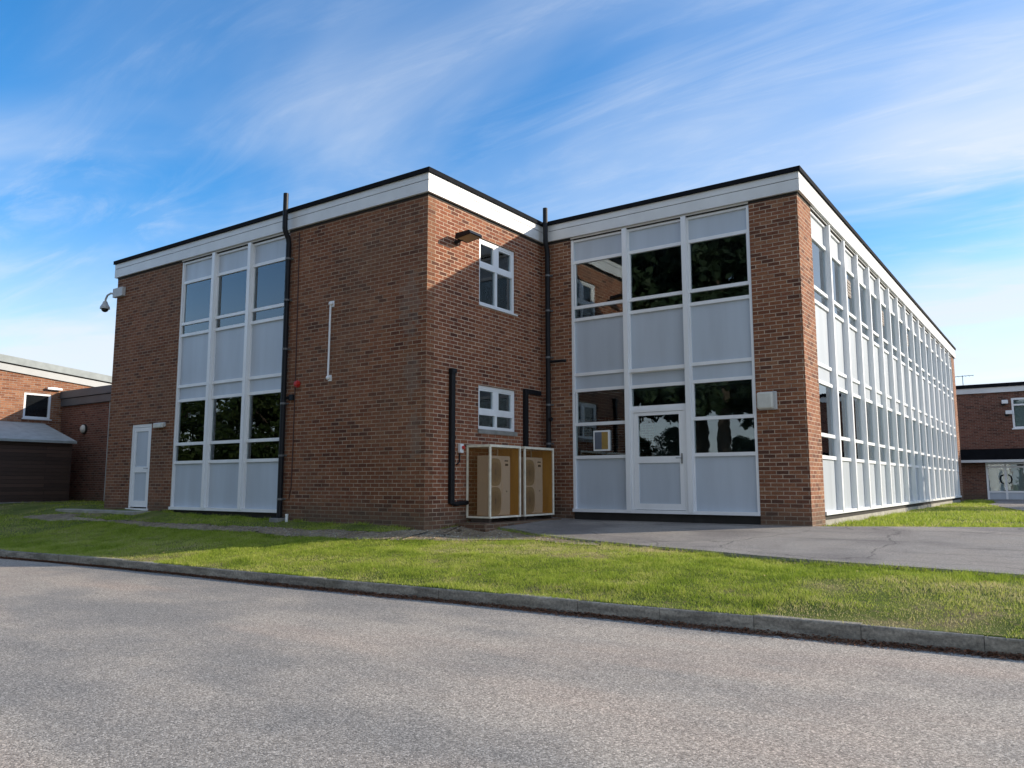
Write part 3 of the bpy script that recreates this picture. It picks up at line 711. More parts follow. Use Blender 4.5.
s = MB(); s.tube([(xp + .04, yp, 3.25), (.6, yp, 3.245), (.66, yp + .02, 3.24)], .03, 8); s.build('branch_pipe', M['pipe'], o)
s = MB(); s.tube([(xp, yp, 1.98), (xp + .1, yp - .03, 1.98)], .045, 8); s.build('branch_pipe', M['pipe'], o)
def trunking(name, label, boxes, loc):
    o = thing(name, loc, label, 'cable trunking')
    for b_ in boxes: MB().box(*b_).build('duct', M['pipe'], o, bevel=.008)
    return o
t_ = trunking('cable_trunking', 'tall black trunking on the brick wall left of the air conditioner cages', [(0.003, .08, .65, .76, .22, 2.70)], (0, .7, .22))
MB().tube([(.045, .70, .3), (.045, .72, .235), (.045, .80, .215), (.05, 1.17, .235)], .042, 10).build('elbow_pipe', M['pipe'], t_)
MB().box(.003, .10, .64, .775, 2.66, 2.75).build('end_cap', M['pipe'], t_, bevel=.006)
trunking('cable_trunking', 'black trunking elbow from the right cage up to the inner corner pipe', [(.003, .085, 3.12, 3.225, 1.31, 2.60), (.003, .084, 3.225, 3.74, 2.50, 2.60)], (0, 3.17, 1.31))

fl = thing('floodlight', (0, .85, 5.3), 'dark floodlight angled out under the white roof edge beside the upper casement', 'floodlight')
s = MB(); s.tube([(.003, .80, 5.23), (.1, .82, 5.27), (.17, .86, 5.31)], .035, 8); s.build('arm', M['pipe'], fl)
s = MB()
hd = [(.10, .67, 5.27), (.10, 1.05, 5.27), (.48, 1.05, 5.32), (.48, .67, 5.32)]
lo = [Vector(q) for q in hd]; up = [q + Vector((.02, 0, .10 if i < 2 else .06)) for i, q in enumerate(lo)]
up[2].x -= .05; up[3].x -= .05
s.face(lo[::-1]); s.face(up)
for i in range(4): s.face([lo[i], lo[(i + 1) % 4], up[(i + 1) % 4], up[i]])
s.build('lamp_head', M['pipe'], fl)
s = MB(); s.face([(.14, .71, 5.273), (.14, 1.01, 5.273), (.45, 1.01, 5.314), (.45, .71, 5.314)]); s.face([(.14, .71, 5.268), (.45, .71, 5.309), (.45, 1.01, 5.309), (.14, 1.01, 5.268)]); s.build('lamp_glass', M['grille'], fl)

cc = thing('security_camera', (-WA, 0, 5.6), 'grey dome security camera on a swan neck arm at the left end of the roof', 'security camera')
MB().box(-WA - .05, -WA + .42, -.10, -.001, 5.46, 5.70).build('mounting_box', M['grey'], cc, bevel=.01)
MB().tube([(-WA - .02, -.06, 5.57), (-WA - .18, -.08, 5.60), (-WA - .30, -.10, 5.56), (-WA - .36, -.11, 5.46), (-WA - .37, -.11, 5.36)], .026, 10).build('arm', M['grey'], cc, smooth=True)
s = MB(); s.tube([(-WA - .37, -.11, 5.40), (-WA - .37, -.11, 5.33), (-WA - .37, -.11, 5.25), (-WA - .37, -.11, 5.20)], [.05, .075, .12, .125], 16); s.build('housing', M['grey'], cc, smooth=False)
MB().sphere((-WA - .37, -.11, 5.205), .095, 16, 6, zmin=-1, zmax=0).build('dome', M['fgglass'], cc, smooth=True)

wl = thing('wall_lamp', (4.96, D, 2.1), 'square frosted bulkhead lamp on the brick pier right of the entrance door', 'wall lamp')
MB().box(4.80, 5.14, D - .05, D - .001, 1.94, 2.28).build('base', M['grey'], wl, bevel=.02)
MB().box(4.785, 5.09, D - .13, D - .05, 1.955, 2.27).build('lamp_cover', M['lampglass'], wl, bevel=.035)
wl = thing('wall_lamp', (-8.45, 0, 2.0), 'small oblong pale lamp on the wall by the narrow left door', 'wall lamp')
MB().box(-8.68, -8.24, -.035, -.001, 1.95, 2.06).build('base', M['grey'], wl, bevel=.01)
MB().box(-8.66, -8.26, -.09, -.035, 1.93, 2.05).build('lamp_cover', M['lampglass'], wl, bevel=.02)

al = thing('alarm_sounder', (-3.5, 0, 2.64), 'small red alarm sounder on the brick wall beside the left drainpipe', 'alarm')
MB().tube([(-3.5, -.001, 2.64), (-3.5, -.035, 2.64)], .075, 16).build('base', M['red'], al)
s = MB(); s.tube([(-3.5, -.035, 2.64), (-3.5, -.07, 2.64), (-3.5, -.085, 2.64)], [.062, .058, .03], 16); s.build('horn', M['red'], al)
ju = thing('junction_box', (-3.66, 0, 2.36), 'small black junction box under the red alarm sounder', 'junction box')
MB().box(-3.72, -3.60, -.055, -.001, 2.31, 2.43).build('box', M['pipe'], ju, bevel=.01); MB().tube([(-3.74, -.028, 2.37), (-3.80, -.03, 2.37)], .03, 8).build('gland', M['pipe'], ju)
cb = MB(); cb.tube([(-3.60, -.008, 5.9), (-3.585, -.008, 4), (-3.58, -.008, 2.75), (-3.585, -.008, 1.4), (-3.60, -.008, .55), (-3.66, -.008, .28)], .011, 6)
tag(cb.build('cable', M['redcable']), 'thin brown cable running down the brick right of the left drainpipe', 'cable')
po = thing('wall_rod', (-2.52, 0, 3.4), 'slim white rod fixed upright on the bare brick front wall', 'rod')
MB().tube([(-2.515, -.06, 4.24), (-2.535, -.06, 2.65)], .019, 10).build('rod', M['white'], po, smooth=False)
for z, x in ((4.20, -2.515), (2.69, -2.535)):
    s = MB(); s.box(x - .045, x + .045, -.018, -.001, z - .06, z + .06); s.sphere((x, -.06, z), .045, 10, 7); s.tube([(x, -.01, z), (x, -.06, z)], .015, 8); s.build('bracket', M['white'], po)
st = thing('pipe_stub', (-3.55, -.1, -.1), 'short white pipe stub standing in the grass at the drainpipe foot', 'pipe')
MB().tube([(-3.57, -.12, -.25), (-3.57, -.12, -.03)], .028, 10).build('stub', M['white'], st); MB().tube([(-3.57, -.12, -.045), (-3.57, -.12, -.015)], .035, 10).build('collar', M['white'], st)
gu = thing('gully', (-3.9, -.1, -.13), 'grey gully collar round the foot of the left drainpipe', 'gully')
MB().box(-4.0, -3.72, -.22, -.002, -.4, -.10).build('surround', M['concrete'], gu, bevel=.015); MB().box(-3.965, -3.755, -.185, -.03, -.099, -.09).build('grating', M['pipe'], gu)
sw = thing('isolator_switch', (0, 1.0, 1.25), 'white isolator switch with a red knob beside the left cage', 'switch')
MB().box(.002, .07, .93, 1.03, 1.17, 1.34).build('body', M['white'], sw, bevel=.008); MB().tube([(.07, 1.0, 1.27), (.10, 1.0, 1.27)], .035, 12).build('knob', M['red'], sw)
MB().tube([(.02, .965, 1.17), (.02, .965, 1.0), (.02, .88, .95)], .012, 8).build('cable', M['pipe'], sw)

# ------------------------------------------------------------------ air conditioner cages on their brick base
s = MB(); s.box(.004, .70, .88, 3.52, -.6, -.13); tag(s.build('brick_base', M['brick']), 'low brick base under the two air conditioner cages', 'brick base')
def cage(y0, y1, label):
    x0, x1, z0, z1 = .012, .585, -.055, 1.315; t = .036
    o = thing('equipment_cage', ((x0 + x1) / 2, (y0 + y1) / 2, z0), label, 'cage', 'timber air conditioner cages')
    s = MB()
    for x in (x0, x1 - t):
        for y in (y0, y1 - t): s.box(x, x + t, y, y + t, z0, z1)
    for z in (z0, z1 - t):
        for y in (y0, y1 - t): s.box(x0 + t, x1 - t, y + .001, y + t - .001, z + .001, z + t - .001)
        for x in (x0, x1 - t): s.box(x + .001, x + t - .001, y0 + t, y1 - t, z + .001, z + t - .001)
    s.build('frame', M['cream'], o, bevel=.004)
    MB().box(x1 - .026, x1 - .021, y0 + t, y1 - t, z0 + t, z1 - t).build('screen', M['screen'], o)
    MB().box(x0 + t, x1 - t, y0 + .021, y0 + .026, z0 + t, z1 - t).build('screen', M['screen'], o)
    MB().box(x0 + t, x1 - t, y1 - .03, y1 - .018, z0 + t, z1 - t).build('side_board', M['ply'], o)
    MB().box(x0 + t, x1 - t, y0 + t, y1 - t, z0 + .012, z0 + .03).build('base_board', M['ply'], o)
    MB().box(x0, x1, y0, y1, z1, z1 + .012).build('lid', M['cream'], o)
    for y in (y0 + .02, y1 - .08):
        MB().box(x0 + .1, x1 - .03, y, y + .06, -.13, z0).build('foot', M['bark'], o)
    return o
cage(1.18, 2.20, 'left hand pale timber cage with an open wire side facing the lawn')
cage(2.335, 3.43, 'right hand pale timber cage nearest the inner corner')
def superell(cy, cz, r, n=40, e=3.2):
    P = []
    for k in range(n):
        w = 2 * math.pi * k / n; c, q = math.cos(w), math.sin(w)
        P.append((cy + r * math.copysign(abs(c) ** (2 / e), c), cz + r * math.copysign(abs(q) ** (2 / e), q)))
    return P
def acunit(y0, label):
    y1 = y0 + .70; x0, x1, z0, z1 = .23, .505, -.01, 1.12
    o = thing('air_conditioner', ((x0 + x1) / 2, (y0 + y1) / 2, z0), label, 'air conditioner', 'caged air conditioners')
    MB().box(x0, x1, y0, y1, z0, z1).build('casing', M['beige'], o, bevel=.012)
    gc = y0 + .205
    for cz in (.81, .265):
        g = MB().prism([(gc + (p - gc) * .72, q) for p, q in superell(gc, cz, .262)], 'x', x1 - .004, x1 + .010).build('fan_grille', M['grille'], o)
        b = MB()
        for k in range(1, 6):
            r = .033 * k; b.tube([(x1 + .013, gc + r * math.cos(2 * math.pi * j / 20), cz + r * math.sin(2 * math.pi * j / 20)) for j in range(21)], .0035, 5, caps=False)
        for k in range(8):
            w = math.pi * k / 8; b.tube([(x1 + .014, gc - .17 * math.cos(w), cz - .2 * math.sin(w)), (x1 + .014, gc + .17 * math.cos(w), cz + .2 * math.sin(w))], .003, 5)
        b.build('grille_wire', M['tan'], g)
    MB().box(x1 + .001, x1 + .010, y0 + .42, y1 - .012, z0 + .05, z1 - .03).build('access_panel', M['beige'], o, bevel=.004)
    s = MB(); s.box(x1 + .010, x1 + .014, y0 + .50, y0 + .62, 1.015, 1.04); s.box(x1 + .010, x1 + .014, y0 + .52, y0 + .62, .93, .975); s.box(x1 + .010, x1 + .015, y0 + .56, y0 + .585, .43, .455); s.build('badge', M['bark'], o)
    return o
acunit(1.235, 'beige twin fan air conditioner inside the left timber cage')
acunit(2.40, 'beige twin fan air conditioner inside the right timber cage')

# ------------------------------------------------------------------ lower building on the left with its link block, and the store in front
XL, YC = -19.75, 3.0
lb = thing('left_building', (XL, 0, 0), 'low orange brick building with a sloping grey roof edge at the far left', 'building')
def zr(y): return 4.63 + (0.9 - y) * 0.088
hole = (1.73, 2.62, 2.83, 3.72)
# the wall above and below the window
s = MB()
for ya, yb, q0, q1 in ((-4, hole[0], ZB, None), (hole[1], 6.5, ZB, None), (hole[0], hole[1], ZB, hole[2]), (hole[0], hole[1], hole[3], None)):
    s.prism([(ya, q0), (yb, q0), (yb, q1 if q1 else zr(yb) - .2), (ya, q1 if q1 else zr(ya) - .2)], 'x', XL - .22, XL)
s.build('brick_wall', M['brick_orange'], lb)
s = MB(); s.prism([(-4, zr(-4) - .22), (6.5, zr(6.5) - .22), (6.5, zr(6.5)), (-4, zr(-4))], 'x', XL - .05, XL + .06); s.build('fascia', M['greyfascia'], lb)
s = MB(); s.prism([(-4, zr(-4) + .001), (6.5, zr(6.5) + .001), (6.5, zr(6.5) + .05), (-4, zr(-4) + .05)], 'x', XL - .3, XL + .03); s.build('shadow_gap', M['dark'], lb)
s = MB(); s.prism([(-4, zr(-4) + .051), (6.5, zr(6.5) + .051), (6.5, zr(6.5) + .29), (-4, zr(-4) + .29)], 'x', XL - 9, XL + .10); s.build('roof', M['felt'], lb)
s = MB(); s.box(XL - 9, XL - .22, -4, -3.8, ZB, 4.8); s.box(XL - 9, XL - .22, 6.3, 6.5, ZB, 3.9); s.build('brick_wall', M['brick_orange'], lb)
s = MB(); y0, y1, z0, z1 = hole; f = .075
for b_ in ((y0, y0 + f, z0, z1), (y1 - f, y1, z0, z1), (y0 + f, y1 - f, z0, z0 + f), (y0 + f, y1 - f, z1 - f, z1)): s.box(XL - .10, XL - .02, b_[0] + .001, b_[1] - .001, b_[2] + .001, b_[3] - .001)
wf = s.build('window', M['white'], lb)
MB().box(XL - .08, XL - .07, y0 + .05, y1 - .05, z0 + .05, z1 - .05).build('window_pane', M['fgglass'], wf)
MB().box(XL - .05, XL + .05, y0 - .04, y1 + .04, z0 - .035, z0).build('window_sill', M['white'], wf)
lk = thing('link_block', (-15, YC, 0), 'flat roofed dark brick link block with a dark grey fascia behind the shed', 'building')
MB().box(XL + .01, -WA - .35, YC, YC + .22, ZB, 3.31).build('brick_wall', M['brick_far'], lk)
s = MB(); s.box(XL + .065, -WA - .35, YC - .08, YC + .2, 3.315, 3.56); s.box(XL + .065, -WA - .35, YC - .12, YC + .2, 3.585, 3.84); s.build('fascia', M['darkgrey'], lk)
MB().box(XL + .065, -WA - .35, YC - .06, YC + .2, 3.558, 3.587).build('shadow_gap', M['dark'], lk)
MB().box(XL + .065, -WA - .35, YC + .2, DEP, 3.4, 3.80).build('roof', M['roof'], lk)
MB().tube([(-16.45, YC - .03, -.1), (-16.45, YC - .03, 3.3)], .018, 8).build('conduit', M['greyfascia'], lk)
bl = thing('wall_lamp', (-18.05, YC, 2.45), 'round pale bulkhead lamp on the dark link wall right of the shed', 'wall lamp')
MB().tube([(-18.05, YC - .001, 2.45), (-18.05, YC - .06, 2.45)], .17, 18).build('base', M['dark'], bl)
MB().sphere((-18.05, YC - .06, 2.45), .145, 16, 8, sc=(1, .6, 1)).build('lamp_cover', M['lampglass'], bl, smooth=True)
fl = thing('floodlight', (XL, 3.0, 3.95), 'small white lamp under the sloping roof edge of the orange brick building', 'floodlight')
MB().box(XL + .001, XL + .06, 2.55, 2.8, 3.86, 3.98).build('base', M['grey'], fl, bevel=.01); MB().box(XL + .06, XL + .14, 2.42, 2.92, 3.87, 3.95).build('lamp_head', M['white'], fl, bevel=.015)
# timber store
XS = -17.5
sh = thing('shed', (-18.6, 0, 0), 'dark brown boarded lean-to shed with a grey felt roof', 'shed')
MB().box(XS - .06, XS, -2.6, 2.32, .03, 1.90).build('front_wall', M['timber'], sh)
MB().box(XL + .02, XS - .06, 2.26, 2.32, .03, 1.88).build('end_wall', M['timber'], sh); MB().box(XL + .02, XS - .06, -2.6, -2.54, .03, 1.88).build('end_wall', M['timber'], sh)
s = MB(); s.prism([(2.34, .03), (2.34 - .05, .03), (2.34 - .05, 1.9), (2.34, 1.9)], 'x', XS, XS + .025); s.box(XS, XS + .02, -2.6, 2.28, 1.80, 1.90); s.build('trim', M['timber'], sh)
s = MB(); s.prism([(XS + .12, 1.91), (XL + .01, 2.62), (XL + .01, 2.68), (XS + .12, 1.985)], 'y', -2.75, 2.44); s.build('roof', M['felt'], sh)
MB().box(XL + .1, XS + .05, -2.7, 2.36, -.3, .03).build('base', M['concrete'], sh)

# ------------------------------------------------------------------ brick building across the yard on the right
YB = 34.0
rb = thing('far_building', (12, YB, 0), 'dark brick two storey building with black canopy beyond the long window wall', 'building')
wall('brick_wall', M['brick_far'], 'y', -4, 30, YB, YB + .25, 2.2, 4.94, [(7.40, 8.9, 3.17, 4.63)], rb)
wall('brick_wall', M['brick_far'], 'y', -4, 30, YB + .02, YB + .25, -.9, 1.6, [(6.13, 9.7, -.34, 1.6)], rb)
MB().box(-4, 30, YB - .55, YB + .3, 1.68, 2.2).build('canopy', M['black'], rb); MB().box(-4, 30, YB - .57, YB + .3, 1.56, 1.68).build('canopy_edge', M['fascia'], rb)
MB().box(-4, 30, YB - .1, YB + .3, 4.94, 5.20).build('fascia', M['fascia'], rb); MB().box(-4, 30, YB - .14, YB + .3, 5.201, 5.38).build('roof_edge', M['black'], rb)
MB().box(-4, 30, YB + .3, YB + 12, 4.9, 5.3).build('roof', M['roof'], rb)
MB().box(-4, 30, YB + 3, YB + 3.2, -.9, 4.9).build('inner_wall', M['inner'], rb)
s = MB(); x0, x1, z0, z1 = 7.40, 8.9, 3.17, 4.63; f = .09
for b_ in ((x0, x0 + f, z0, z1), (x1 - f, x1, z0, z1), (x0 + f, x1 - f, z0, z0 + f), (x0 + f, x1 - f, z1 - f, z1), (x0 + f, x1 - f, 4.26, 4.34), (8.12, 8.19, z0 + f, 4.26)): s.box(b_[0] + .001, b_[1] - .001, YB + .0, YB + .1, b_[2] + .001, b_[3] - .001)
wf = s.build('window', M['white'], rb); MB().box(x0 + .05, x1 - .05, YB + .05, YB + .06, z0 + .05, z1 - .05).build('window_pane', M['glass'], wf)
MB().box(x0 + .1, x1 - .1, YB + .2, YB + .22, z0, z1).build('curtain', M['blind'], wf); MB().box(x0 - .05, x1 + .05, YB - .06, YB + .05, z0 - .05, z0).build('window_sill', M['white'], wf)
s = MB()
for x in (6.14, 6.90, 7.70, 8.45, 9.3): s.box(x, x + .09, YB - .02, YB + .1, -.33, 1.55)
for z in (1.30, .12, .70 if False else 1.47): s.box(6.23, 9.3, YB - .015, YB + .09, z, z + .085)
fr = s.build('door_frame', M['white'], rb)
for k, x in enumerate((6.23, 6.99, 7.79, 8.54)):
    w_ = .67 if k != 1 else .71
    d_ = MB().box(x, x + w_, YB + .02, YB + .05, -.32, .12).build('door_panel', M['panel'], rb)
    MB().box(x, x + w_, YB + .03, YB + .04, .2, 1.48).build('window_pane', M['glass'], rb)
    MB().box(x + .02, x + w_ - .02, YB + .20, YB + .21, .15, 1.4).build('curtain', M['blind'], rb)
for x, sg in ((6.84, -1), (7.05, 1)):
    MB().tube([(x, YB - .02, .55), (x + sg * .1, YB - .05, .62), (x + sg * .13, YB - .05, .75), (x + sg * .1, YB - .05, .9), (x, YB - .02, .97)], .035, 8).build('door_handle', M['pipe'], rb, smooth=True)
for (x, z, lab) in ((7.12, 4.41, 'small white security lamp on the far brick wall, upper of two left of the window'), (7.25, 3.90, 'small white security lamp on the far brick wall, lower of two left of the window')):
    o = thing('security_lamp', (x, YB, z), lab, 'wall lamp')
    MB().box(x - .14, x + .02, YB - .12, YB - .001, z - .12, z + .05).build('base', M['pipe'], o, bevel=.01); MB().box(x - .10, x + .16, YB - .28, YB - .12, z - .05, z + .13).build('lamp_head', M['white'], o, bevel=.02)
ae = thing('roof_aerial', (5.35, YB + 1, 5.3), 'thin television aerial standing on the far roof', 'aerial')
MB().tube([(5.35, YB + 1, 5.29), (5.35, YB + 1, 6.0)], .02, 6).build('mast', M['steel'], ae)
s = MB(); s.tube([(4.95, YB + 1, 5.96), (5.85, YB + 1, 5.98)], .015, 6)
for k in range(6): s.tube([(5.0 + k * .16, YB + .7, 5.96), (5.0 + k * .16, YB + 1.3, 5.96)], .010, 5)
s.build('aerial_rods', M['steel'], ae)

# ------------------------------------------------------------------ grass, stones and fallen leaves
def inpoly(x, y, P):
    P = np.array(P, float); c = np.zeros(len(x), bool); j = len(P) - 1
    for i in range(len(P)):
        xi, yi = P[i]; xj, yj = P[j]
        cond = ((yi > y) != (yj > y)) & (x < (xj - xi) * (y - yi) / (yj - yi + 1e-12) + xi); c ^= cond; j = i
    return c
POLY_PATH = PF + PB[::-1]; POLY_DIRT = DLO + DUP[::-1]
POLY_FAR = [(6.9, 23.2), (7.0, 26), (6.6, 30), (6.0, 33.95), (30, 33.95), (30, 13), (13, 12.6), (8.6, 14.6)]
def blades(name, n, x0, x1, u0, u1, hgt, wid, label, seed, keep=1.0):
    r = np.random.default_rng(seed)
    x = r.uniform(x0, x1, n); y = ky(x) + r.uniform(u0, u1, n)
    ok = ~inpoly(x, y, POLY_PATH) & ~inpoly(x, y, POLY_FAR)
    ok &= ~((x > -WA) & (x < 0.0) & (y > -.03)) & ~((x >= 0) & (x < WB) & (y > 1.1)) & ~((x < -10) & (y > 2.9)) & ~((x < -17.3) & (y > -2.8)) & ~((x > -12.35) & (x < -8.5) & (y > -.6) & (y < 0)) & (y < 33.8)
    ok &= ~((x > -.1) & (x < .8) & (y > .8) & (y < 3.7))
    ind = inpoly(x, y, POLY_DIRT); ok &= ~ind | (r.random(n) < .03)
    dk = y - ky(x)
    bare = vnoise(x, y, .55, 21) * .6 + vnoise(x, y, 1.7, 22) * .4
    bare = sstep(.50, .70, bare) * .75 + sstep(.55, .05, dk) * .55 * (vnoise(x, y, .9, 23) > .35)
    # known worn spots: by the kerb and in the middle of the lawn
    for (cx, cy, rx, ry, a) in ((2.2, -2.2, .55, .18, .8), (.9, -2.55, 1.3, .3, .55), (5.1, -2.6, .6, .14, .6), (7.8, -2.75, .5, .16, .9), (-7.3, -2.75, 1.6, .35, .6), (4.6, -3.15, .7, .18, .6), (3.2, .05, .8, .12, .8), (-1.5, -2.9, 1.2, .2, .4), (-9, -2.2, 3.0, .5, .5), (-5, -.45, 3, .12, .6), (-10.5, -.75, 1.2, .2, .7), (0.0, -2.6, 1.0, .25, .5), (9, 17, 2.5, 3.0, .6)):
        bare = np.maximum(bare, a * np.exp(-((x - cx) / rx) ** 2 - ((y - cy) / ry) ** 2))
    bank = (y > -1.0) & (x < 0); ok &= r.random(n) > bare * .6
    ok &= ~bank | (r.random(n) < .16 + 1.3 * (vnoise(x, y, 1.2, 31) - .35))
    x, y, bare = x[ok], y[ok], bare[ok]; n = len(x); z = h(x, y)
    H = hgt * r.uniform(.5, 1.3, n) * (1 - .45 * bare) * (.55 + .9 * vnoise(x, y, 7.0, 51)) * (1 + .5 * (vnoise(x, y, 1.9, 52) > .68)); w = wid * r.uniform(.7, 1.3, n)
    a = r.uniform(0, 2 * np.pi, n); ln = r.normal(0, .55, (n, 2)) * H[:, None]
    dx, dy = np.cos(a) * w, np.sin(a) * w
    V = np.empty((n, 3, 3))
    V[:, 0] = np.stack([x - dx, y - dy, z - .008], -1); V[:, 1] = np.stack([x + dx, y + dy, z - .008], -1); V[:, 2] = np.stack([x + ln[:, 0], y + ln[:, 1], z + H], -1)
    me = bpy.data.meshes.new(name); me.vertices.add(3 * n); me.loops.add(3 * n); me.polygons.add(n)
    me.vertices.foreach_set('co', V.ravel()); me.loops.foreach_set('vertex_index', np.arange(3 * n)); me.polygons.foreach_set('loop_start', np.arange(n) * 3)
    tone = np.clip(r.normal(.42, .2, n) + bare * .5 + (vnoise(x, y, 2.1, 41) - .5) * .4 + (vnoise(x, y, 9.0, 42) - .5) * .35, 0, 1.15)
    at = me.attributes.new('tone', 'FLOAT', 'POINT'); at.data.foreach_set('value', np.repeat(tone, 3))
    me.materials.append(M['blade']); me.update(); me.validate()
    o = bpy.data.objects.new(name, me); col.objects.link(o); tag(o, label, 'grass', None, 'stuff'); return o
blades('grass', 560000, -9, 11.5, .022, 4.4, 0.030, .0036, 'short mown lawn grass between the kerb and the building', 3)
blades('grass', 90000, -22, -8, .022, 8, .042, .006, 'shaded grass in front of the shed and left corner', 4)
blades('grass', 120000, 5.6, 16, 6.4, 37, .055, .009, 'grass strip along the long window wall', 5)

def tufts(name, n, pick, hgt, wid, label, seed):
    r = np.random.default_rng(seed); P = np.array([pick(r) for _ in range(n)])
    x, y = P[:, 0], P[:, 1]; z = h(x, y); H = hgt * r.uniform(.5, 1.5, n); a = r.uniform(0, 6.28, n); ln = r.normal(0, .6, (n, 2)) * H[:, None]; dx, dy = np.cos(a) * wid, np.sin(a) * wid
    V = np.empty((n, 3, 3)); V[:, 0] = np.stack([x - dx, y - dy, z - .01], -1); V[:, 1] = np.stack([x + dx, y + dy, z - .01], -1); V[:, 2] = np.stack([x + ln[:, 0], y + ln[:, 1], z + H], -1)
    me = bpy.data.meshes.new(name); me.vertices.add(3 * n); me.loops.add(3 * n); me.polygons.add(n)
    me.vertices.foreach_set('co', V.ravel()); me.loops.foreach_set('vertex_index', np.arange(3 * n)); me.polygons.foreach_set('loop_start', np.arange(n) * 3)
    at = me.attributes.new('tone', 'FLOAT', 'POINT'); at.data.foreach_set('value', np.repeat(np.clip(r.normal(.35, .25, n), 0, 1), 3)); me.materials.append(M['blade']); me.update(); me.validate()
    o = bpy.data.objects.new(name, me); col.objects.link(o); tag(o, label, 'grass', None, 'stuff')
EDGES = [('path', PF), ('dlo', DLO), ('dup', DUP), ('wall', [(-8.3, -.05), (-.1, -.05)]), ('side', [(WB + .05, D + 1.0), (WB + .05, YN)])]
def edgepick(r):
    nm, P = EDGES[int(r.choice(5, p=[.30, .25, .2, .15, .10]))]
    k = int(r.integers(len(P) - 1)); t = r.random(); t = (math.floor(t * 9) + r.normal(.5, .12)) / 9
    o = -.03 - abs(r.normal(0, .04)) if nm in ('path', 'dlo') else r.normal(0, .05) if nm == 'dup' else -abs(r.normal(0, .03))
    if nm == 'side': return P[k][0] * (1 - t) + P[k + 1][0] * t - o, P[k][1] * (1 - t) + P[k + 1][1] * t
    return P[k][0] * (1 - t) + P[k + 1][0] * t, P[k][1] * (1 - t) + P[k + 1][1] * t + o
tufts('edge_tufts', 9000, edgepick, .055, .004, 'taller grass tufts along the path edges and the foot of the walls', 15)
def scatter(name, n, fx, size, mat, label, cat, seed, flat=False):
    r = np.random.default_rng(seed); s = MB()
    for k in range(n):
        x, y, z = fx(r); q = size * r.uniform(.5, 1.5)
        a = r.uniform(0, 6.28); c_, s_ = math.cos(a) * q, math.sin(a) * q
        if flat: 
            t1, t2 = r.normal(0, .3, 2) * q
            s.face([(x - c_, y - s_, z + .004), (x + s_ * .5, y - c_ * .5, z + .004 + abs(t1)), (x + c_, y + s_, z + .006), (x - s_ * .5, y + c_ * .5, z + .004 + abs(t2))])
        else:
            s.sphere((x, y, z + q * .15), q, 6, 4, sc=(1, r.uniform(.6, 1), r.uniform(.4, .8)))
    o = s.build(name, mat); tag(o, label, cat, None, 'stuff'); return o
def gutter(r):
    x = r.uniform(-9, 13); d = abs(r.normal(0, .06)) * (.35 + 1.0 * float(sstep(-3, 7, x))) * (.5 + float(vnoise(x, 0, 1.3, 77))); return x, float(ky(x)) - .008 - d, ROADZ + max(0.0, .03 - d * .5) * r.random()
scatter('leaf_litter', 26000, gutter, .014, M['mulch'], 'brown leaf litter lying in the gutter under the kerb', 'leaf litter', 8, True)
def lawnleaf(r):
    x = r.uniform(-8, 10); y = float(ky(x)) + .15 + r.uniform(0, 3) ** 1.0; return x, y, float(h(x, y)) + .015
scatter('fallen_leaves', 260, lawnleaf, .019, M['dryleaf'], 'dry fallen leaves dotted over the lawn', 'fallen leaves', 33, True)
def dirtstone(r):
    while True:
        x = r.uniform(-6, 3.4); y = r.uniform(-1.2, 1.2)
        if inpoly(np.array([x]), np.array([y]), POLY_DIRT)[0]: return x, y, float(h(x, y)) + .012
scatter('loose_stones', 420, dirtstone, .014, M['paleconc'], 'pale loose stones scattered on the dirt strip', 'stones', 9)
def pathstone(r):
    x = r.uniform(1, 9); y = float(np.interp(x, [q[0] for q in PF], [q[1] for q in PF])) - abs(r.normal(.03, .06)); return x, y, float(h(x, y)) + .01
scatter('path_edge_crumbs', 500, pathstone, .014, M['dirt'], 'crumbled stones along the edge of the tarmac path', 'stones', 12)

# ------------------------------------------------------------------ trees: they stand across the road and are seen reflected in the glass; one to the right shades the long wall
def leafmesh(name, C, S, mat, tone, seed):
    r = np.random.default_rng(seed); n = len(C)
    a = r.normal(size=(n, 3)); a /= np.linalg.norm(a, axis=1)[:, None]; b = np.cross(a, r.normal(size=(n, 3))); b /= np.linalg.norm(b, axis=1)[:, None]
    a *= S[:, None]; b *= S[:, None] * .55
    V = np.stack([C - a, C + b, C + a, C - b], 1)
    me = bpy.data.meshes.new(name); me.vertices.add(4 * n); me.loops.add(4 * n); me.polygons.add(n)
    me.vertices.foreach_set('co', V.ravel()); me.loops.foreach_set('vertex_index', np.arange(4 * n)); me.polygons.foreach_set('loop_start', np.arange(n) * 4)
    at = me.attributes.new('tone', 'FLOAT', 'POINT'); at.data.foreach_set('value', np.repeat(tone, 4)); me.materials.append(mat); me.update(); me.validate(); return me
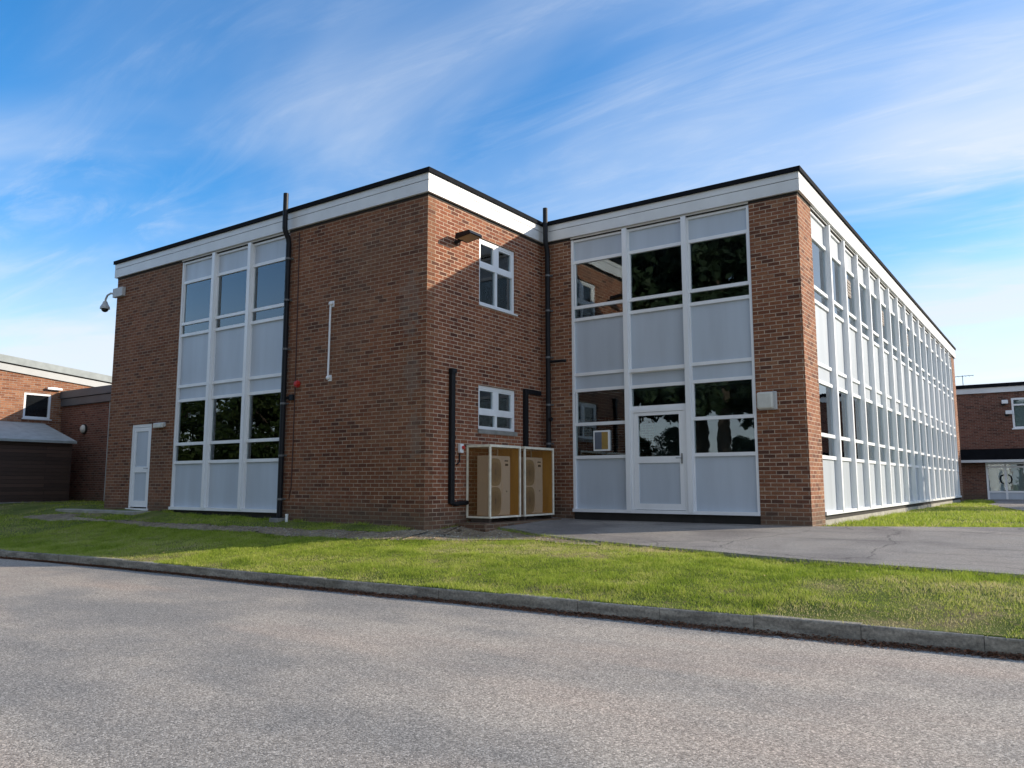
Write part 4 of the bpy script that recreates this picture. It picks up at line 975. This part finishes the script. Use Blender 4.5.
def broad(name, H, R, seed, n=9000):
    r = np.random.default_rng(seed); s = MB(); s.tube([(0, 0, -.3), (.05, .03, H * .2), (-.04, .05, H * .45), (.06, 0, H * .8)], [H * .028, H * .022, H * .015, H * .005], 9)
    cl = []
    for k in range(46):
        w = r.uniform(0, 6.28); zz = r.uniform(.28, .97); rad = R * math.sin(math.pi * min(.98, (zz - .18) / .84) ** .8) * r.uniform(.35, 1.0)
        p = np.array([rad * math.cos(w), rad * math.sin(w), H * zz]); cl.append((p, R * r.uniform(.2, .38), r.uniform(.1, .9)))
        if k % 3 == 0: s.tube([(0, 0, H * zz * .55), tuple(p * np.array([.5, .5, .85])), tuple(p)], [H * .009, H * .006, H * .002], 5)
    Cs, T = [], []
    for p, q, tn in cl:
        m_ = n // len(cl); d = r.normal(size=(m_, 3)); d /= np.linalg.norm(d, axis=1)[:, None]
        Cs.append(p + d * (q * r.uniform(.3, 1, m_) ** .6)[:, None] * np.array([1, 1, .75])); T.append(np.clip(tn + r.normal(0, .15, m_), 0, 1))
    Cs = np.concatenate(Cs); return s.mesh(name + '_trunk', M['bark']), leafmesh(name + '_crown', Cs, r.uniform(.10, .22, len(Cs)), M['leaf'], np.concatenate(T), seed)
def conif(name, H, R, seed, n=22000):
    r = np.random.default_rng(seed); s = MB(); s.tube([(0, 0, -.3), (0, .05, H * .5), (.03, 0, H * .98)], [H * .02, H * .012, H * .002], 8)
    Cs, T = [], []
    for k in range(90):
        zz = r.uniform(.25, .99); w = r.uniform(0, 6.28); ln = R * 1.25 * (1.02 - zz) ** .75 * r.uniform(.6, 1.05) + .25
        m_ = int(n / 90); t = r.uniform(.1, 1, m_); dr = -.28 * ln * t * t + .1 * ln * t
        P = np.stack([np.cos(w) * ln * t, np.sin(w) * ln * t, H * zz + dr], -1) + r.normal(0, .16 + .1 * R * .2, (m_, 3)) * (1.15 - t * .5)[:, None]
        Cs.append(P); T.append(np.clip(r.uniform(.1, .8) + r.normal(0, .15, m_), 0, 1))
        if k % 4 == 0: s.tube([(0, 0, H * zz), (math.cos(w) * ln * .9, math.sin(w) * ln * .9, H * zz - .15 * ln)], [.05, .01], 5)
    Cs = np.concatenate(Cs); return s.mesh(name + '_trunk', M['bark']), leafmesh(name + '_crown', Cs, r.uniform(.14, .3, len(Cs)), M['needle'], np.concatenate(T), seed)
bm1 = broad('broadleaf', 9.5, 4.2, 61); cm1 = conif('conifer', 19, 4.2, 62)
def tree(name, ms, loc, rot, sc, label, group):
    o = thing(name, loc, label, 'tree', group); o.rotation_euler = (0, 0, rot); o.scale = (sc, sc, sc)
    new('trunk', ms[0], o); new('crown', ms[1], o)
zv = ROADZ + .1
for k, (x, y, sc) in enumerate(((-13, -25, 1.2), (-9.5, -28, 1.3), (-6.5, -25, 1.1), (-3.5, -28, 1.3), (.5, -30, 1.15), (-18, -29, 1.1), (5, -27, .9), (-11, -33, 1.3), (-15, -31, 1.2), (-1.5, -25, .9))):
    tree('conifer', cm1, (x, y, zv), k * 1.7, sc, 'tall dark conifer across the road, seen only as a reflection in the glazing', 'conifers across the road')
for k, (x, y, sc) in enumerate(((-23, -21, .8), (-29, -20, .95), (-35, -22, .9), (-27, -27, 1.15), (-41, -20, .9), (-48, -24, 1.0), (-16, -20, .6), (10, -26, .9), (-34, -30, 1.1), (-9, -37, .42), (-3, -39, .48), (-15, -38, .55), (-6, -42, .40), (-12, -44, .5), (-19, -40, .5), (1, -36, .45))):
    tree('broadleaf_tree', bm1, (x, y, zv), k * 2.1, sc, 'green broadleaf tree across the road, seen only as a reflection in the glazing', 'broadleaf trees across the road')
tree('small_tree', bm1, (13.6, 22.3, -.25), .4, .56, 'small leafy tree out of frame, its shadow falling on the long panelled wall', None)
